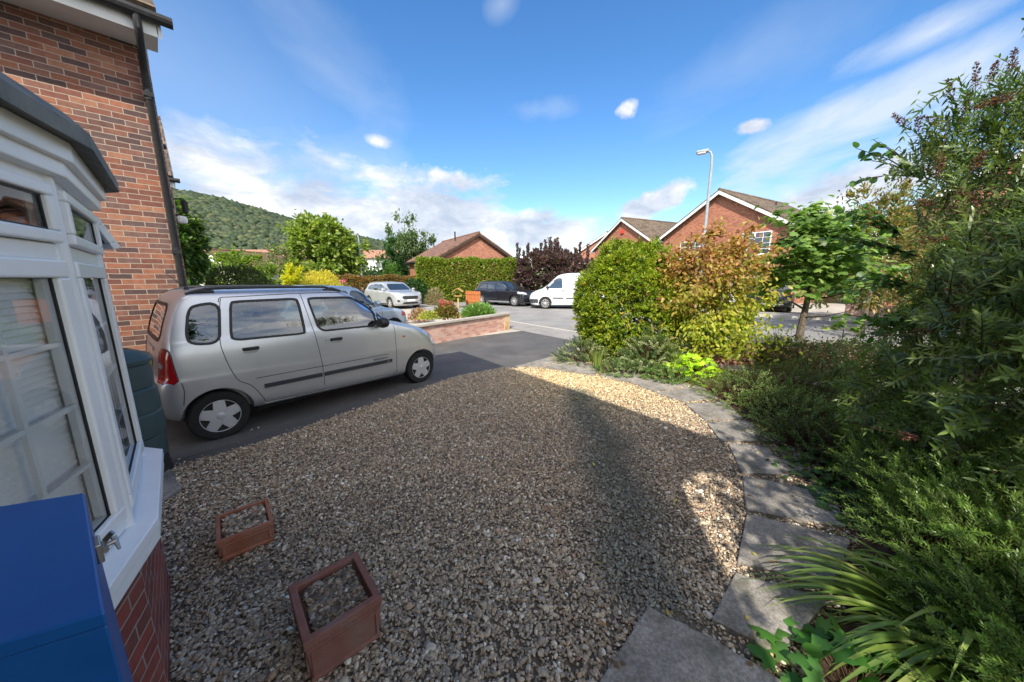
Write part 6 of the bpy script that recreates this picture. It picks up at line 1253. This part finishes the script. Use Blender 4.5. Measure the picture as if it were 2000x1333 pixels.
# dry leaf litter on the soil
n = 1600; q = rng.uniform(0, 1, (n, 2)); x = 2.5+q[:, 0]*2.2; y = 4.3+q[:, 1]*1.8; k = inpoly(x, y, BED); x, y = x[k], y[k]; n = len(x)
tag(foliage('leaf_litter', [leaves(np.stack([x, y, .02+rng.random(n)*.015], 1), rng.normal(0, 1, (n, 3))*np.array([1, 1, .15]), .05, .03, leafcols(n, [(.28, .15, .08), (.36, .2, .1), (.2, .11, .06), (.42, .3, .16)]), 'oval', .2, up=np.tile([[0, 0, 1.]], (n, 1)))], None, 'leaf_dull'), 'dry brown fallen leaves scattered on the soil by the slabs', 'leaf litter', kind='stuff')
n = 260; x = rng.uniform(.2, 2.9, n); y = rng.uniform(1.1, 6.4, n); k = inpoly(x, y, PATHB) | (inpoly(x, y, GR) & (rng.random(n) < .25)); x, y = x[k], y[k]; n = len(x)
tag(foliage('fallen_leaves', [leaves(np.stack([x, y, .043+rng.random(n)*.004], 1), rng.normal(0, 1, (n, 3))*np.array([1, 1, .1]), rng.uniform(.02, .045, n), .018, leafcols(n, [(.30, .16, .07), (.42, .30, .08), (.18, .10, .05), (.5, .42, .12)]), 'oval', .15, up=np.tile([[0, 0, 1.]], (n, 1)))], None, 'leaf_dull'), 'few small fallen leaves lying on the path slabs and gravel', 'fallen leaves', kind='stuff')
# twiggy weeds poking above the boundary wall
n = 30; o = np.stack([rng.uniform(4.6, 7.4, n), rng.uniform(5.9, 6.3, n), np.full(n, .1)], 1); d = rng.normal(0, .25, (n, 3))+np.array([0, 0, 1.]); l = rng.uniform(.4, .95, n)
t = thing('twiggy_weeds', 'thin twiggy weeds with tiny dark leaves against the pale road', 'weeds', (0, 0, 0)); foliage('stem', [sticks(o, d, l, .004)], t, 'leaf_dull'); foliage('foliage', [shoots(o, d, l, 9, .035, .02, DARK, None, 'oval', 70, .1)], t, 'leaf')
hedge('boundary_hedge', 'low dark hedge along the inside of the boundary wall', (4.7, 5.85), (8.4, 5.2), .45, .48, [(.04, .075, .02), (.06, .10, .03), (.09, .06, .035)], 9000, .05, .025)

# --- the great buddleia on the right and the feathery shrub below it
BUD = [(.062, .105, .02), (.085, .135, .026), (.042, .078, .016), (.13, .18, .045), (.07, .095, .03)]
def buddleia():
    t = thing('buddleia', 'huge buddleia with narrow leaves and brown seed spikes filling the right side', 'shrub', (3.6, 2.4, 0)); lobes = [((3.35, 2.75, 1.0), (.95, .95, 1.0), 700), ((3.15, 2.0, 1.05), (.85, .8, .95), 560), ((3.9, 2.9, 1.95), (1.05, 1.1, .85), 680), ((4.3, 2.5, 2.55), (.95, .95, .65), 430), ((3.3, 1.55, 1.6), (.75, .65, .75), 380), ((3.0, 3.0, .5), (.6, .7, .5), 260), ((4.3, 1.7, 2.2), (1.0, .8, .9), 350), ((4.7, 3.6, 1.4), (.9, .9, 1.2), 300), ((4.9, 2.2, 1.2), (1.0, 1.3, 1.2), 260)]
    O, D = [], []
    for c, r, n in lobes:
        n = int(n*1.45); d = unit(rng.normal(size=(n, 3))); q = rng.uniform(.6, 1.0, n)[:, None]; o = d*q*np.array(r)+np.array(c); O.append(o); D.append(d*.75+np.array([-.18, -.05, .40])+rng.normal(0, .38, (n, 3)))
    O, D = np.concatenate(O), np.concatenate(D); T_ = O+unit(D)*.3; k = (O[:, 2] > .08) & (T_[:, 0] > .18+np.where(T_[:, 2] > 1.0, 1.10, .95)*T_[:, 1]+.12*np.sin(T_[:, 2]*4)) & (O[:, 0] > 1.75+.12*np.abs(O[:, 2]-1)) & ~((O[:, 1] < 1.15) & (O[:, 0] < 2.6)); O, D = O[k], D[k]; S = len(O); Ls = rng.uniform(.22, .46, S); base = np.array([[3.6, 2.4, 0]])
    V, F, C = shoots(O-base, D, Ls, 13, .070, .0135, BUD, [.3, .25, .2, .1, .15], 'lance', 62, .22, 2, curve=.22, tipc=(.17, .24, .06), tipbright=.8)
    npmesh('foliage', V, F, C, t, M['leaf_gloss']); foliage('twigs', [sticks(O-base, D, Ls, .0035, .22)], t, 'leaf_dull')
    mb = MB()
    for i in range(16):
        a = i*.42; q = O[rng.integers(0, S)]-base[0]; s = np.array([rng.normal(0, .2), rng.normal(0, .25), 0]); m_ = (q+s)/2+np.array([0, 0, .25]); mb.tube([s, m_*.6+s*.4, m_, q], [.035, .028, .02, .007], 7)
    mb.tube([(.55, -.25, .45), (.25, -.42, .72), (-.15, -.50, .80), (-.32, -.48, .81)], [.032, .03, .027, .022], 9); part('branch', mb, M['palebark'], t, smooth=True, uv=False)
    # seed spikes along the skyline and inside
    sp = [((1770, 245), 3.0, (-.8, 0, .5)), ((1795, 262), 3.0, (-.3, 0, .8)), ((1858, 195), 3.0, (-.4, 0, 1)), ((1832, 240), 3.0, (-1, 0, .3)), ((1880, 225), 2.9, (.1, 0, 1)), ((1905, 175), 2.9, (-.2, 0, 1)), ((1935, 155), 2.9, (.1, 0, 1)), ((1975, 140), 2.8, (-.1, 0, 1)), ((1985, 185), 2.6, (-.9, 0, -.3)), ((1955, 190), 2.6, (-.9, 0, -.4)),
          ((1840, 300), 2.7, (-.2, -.2, -.9)), ((1870, 370), 2.6, (.6, -.3, -.6)), ((1790, 395), 2.7, (1, 0, -.1)), ((1860, 405), 2.5, (.8, -.3, -.5)), ((1800, 470), 2.5, (1, 0, .1)), ((1880, 555), 2.3, (1, 0, -.2)), ((1850, 570), 2.3, (.9, 0, -.1)), ((1780, 650), 2.3, (1, 0, .1)), ((1850, 600), 2.3, (.9, 0, -.2)), ((1760, 850), 2.0, (.8, 0, -.2)), ((1940, 675), 2.0, (.9, 0, -.1)), ((1900, 330), 2.5, (.4, 0, .9))]
    Q = []; stem = []
    for px, Y, dr in sp:
        c = np.array(atY(*px, Y*.88)[:])-base[0]; dr = unit(np.array(dr, float)); l = rng.uniform(.10, .17); n = 150; u = rng.random(n); b = unit(rng.normal(size=(n, 3))); r = .017*(1-.75*u)[:, None]; Q.append(leaves(c+dr*(u*l)[:, None]+b*r, b+dr*.5, .016, .008, leafcols(n, [(.10, .045, .03), (.16, .07, .045), (.06, .03, .025), (.26, .12, .08)], [.35, .25, .3, .1]), 'diamond', .1)); stem.append((c-dr*.25, dr, l+.25))
    foliage('seed_spikes', Q, t, 'leaf_dull')
    [foliage('spike_stem', [sticks(s[0][None], s[1][None], np.array([s[2]]), .003, 0)], t, 'leaf_dull') for s in stem]
    # leafy shoots carrying the skyline spikes
    o = np.array([s[0]-s[1]*.15 for s in stem[:11]]); o = np.repeat(o, 7, 0)+rng.normal(0, .10, (77, 3)); d = np.repeat(np.array([s[1] for s in stem[:11]]), 7, 0)+rng.normal(0, .45, (77, 3))+np.array([-.1, 0, .2]); foliage('top_shoots', [shoots(o, d, .32, 13, .070, .0135, BUD, None, 'lance', 60, .15)], t, 'leaf_gloss')
buddleia()
tree('unseen_tree', 'small unseen tree behind the photographer, added to dapple the path with shade', (2.42, -1.92), (1.95, 1.4, 1.2), 3.55, GREEN, 8500, .11, .065, trunk=.07, clusters=120, spread=.13, shell=.5)  # out of view, added only for its dappled shade
# hazel like sprays reaching out at the skyline and in the middle of the right side
def spray(label, start, end, Y, n, L, m_=8):
    a, b = np.array(atY(*start, Y)[:]), np.array(atY(*end, Y)[:]); t = thing('leafy_branch', label, 'branch', tuple(a), 0, 'round leaved sprays growing through the buddleia'); d = b-a; P_ = []
    D_ = []; mb = MB()
    for k in range(n):
        dd = d*rng.uniform(.7, 1.05)+rng.normal(0, .10, 3)*np.linalg.norm(d)*(k > 0); mb.tube([(0, 0, 0), tuple(dd*.5+np.array([0, 0, .03])), tuple(dd)], [.006, .004, .002], 5)
        for j in range(m_): u = (j+1)/m_; P_.append(dd*u+np.array([0, 0, .03*math.sin(u*3.14)])); D_.append(rng.normal(0, .7, 3)+d/np.linalg.norm(d)*.6+np.array([0, 0, -.3]))
    P_, D_ = np.array(P_), np.array(D_); foliage('foliage', [leaves(P_, D_, L*rng.uniform(.7, 1.2, len(P_)), L*.72, leafcols(len(P_), [(.06, .14, .03), (.10, .20, .05), (.045, .10, .03)]), 'round', .3)], t, 'leaf'); part('twig', mb, M['twig'], t, uv=False)
spray('round leaved spray reaching into the sky at the upper left of the buddleia', (1800, 350), (1668, 288), 3.0, 4, .07)
spray('small round leaved twig just below the upper spray', (1790, 345), (1690, 352), 3.1, 2, .07, 6)
for s, e_, Y, lab in (((1790, 500), (1640, 470), 3.3, 'round leaved spray level with the roof of the lamp post house'), ((1790, 560), (1650, 545), 3.2, 'round leaved spray beside the sycamore leaves'), ((1800, 640), (1690, 620), 3.0, 'round leaved spray hanging over the pale road'), ((1810, 590), (1700, 660), 2.9, 'lowest round leaved spray drooping onto the shrubs'), ((1760, 460), (1640, 410), 3.6, 'round leaved spray against the bronze shrub')): spray(lab, s, e_, Y, 7, .062, 10)
# feathery shrub in the lower right corner
def feathery():
    t = thing('feathery_shrub', 'fine leaved feathery green shrub filling the lower right corner', 'shrub', (2.5, 1.4, 0)); O, D = [], []
    for c, r, n in (((2.45, 1.45, .18), (.50, .45, .44), 620), ((2.15, 1.05, .10), (.40, .35, .36), 460), ((2.9, 1.2, .25), (.6, .5, .6), 520), ((2.75, 1.95, .25), (.45, .45, .5), 380), ((2.0, .7, .1), (.45, .35, .38), 380), ((2.7, .6, .3), (.7, .5, .6), 380)):
        d = unit(rng.normal(size=(n, 3))); d[:, 2] = np.abs(d[:, 2]); o = d*rng.uniform(.55, 1, (n, 1))*np.array(r)+np.array(c); O.append(o); D.append(d*.6+np.array([-.25, -.0, .6])+rng.normal(0, .35, (n, 3)))
    O, D = np.concatenate(O), np.concatenate(D); k = (O[:, 0] > 1.62+.25*np.clip(O[:, 1]-1.1, 0, 9)+.0*O[:, 2]); O, D = O[k], D[k]; S = len(O); Ls = rng.uniform(.14, .30, S); base = np.array([[2.5, 1.4, 0]])
    V, F, C = shoots(O-base, D, Ls, 15, .030, .0062, [(.075, .14, .028), (.10, .18, .036), (.05, .10, .02), (.15, .23, .055)], None, 'lance', 58, .12, 3, curve=.12, tipc=(.20, .32, .06), tipbright=.8)
    npmesh('foliage', V, F, C, t, M['leaf_gloss']); foliage('stem', [sticks(O-base, D, Ls, .0022, .12), sticks((O-base)*np.array([.6, .6, 0]), (O-base)*np.array([.4, .4, 1])+np.array([0, 0, .05]), np.linalg.norm((O-base)*np.array([.4, .4, 1]), axis=1), .004, 0)], t, 'leaf_dull')
feathery()
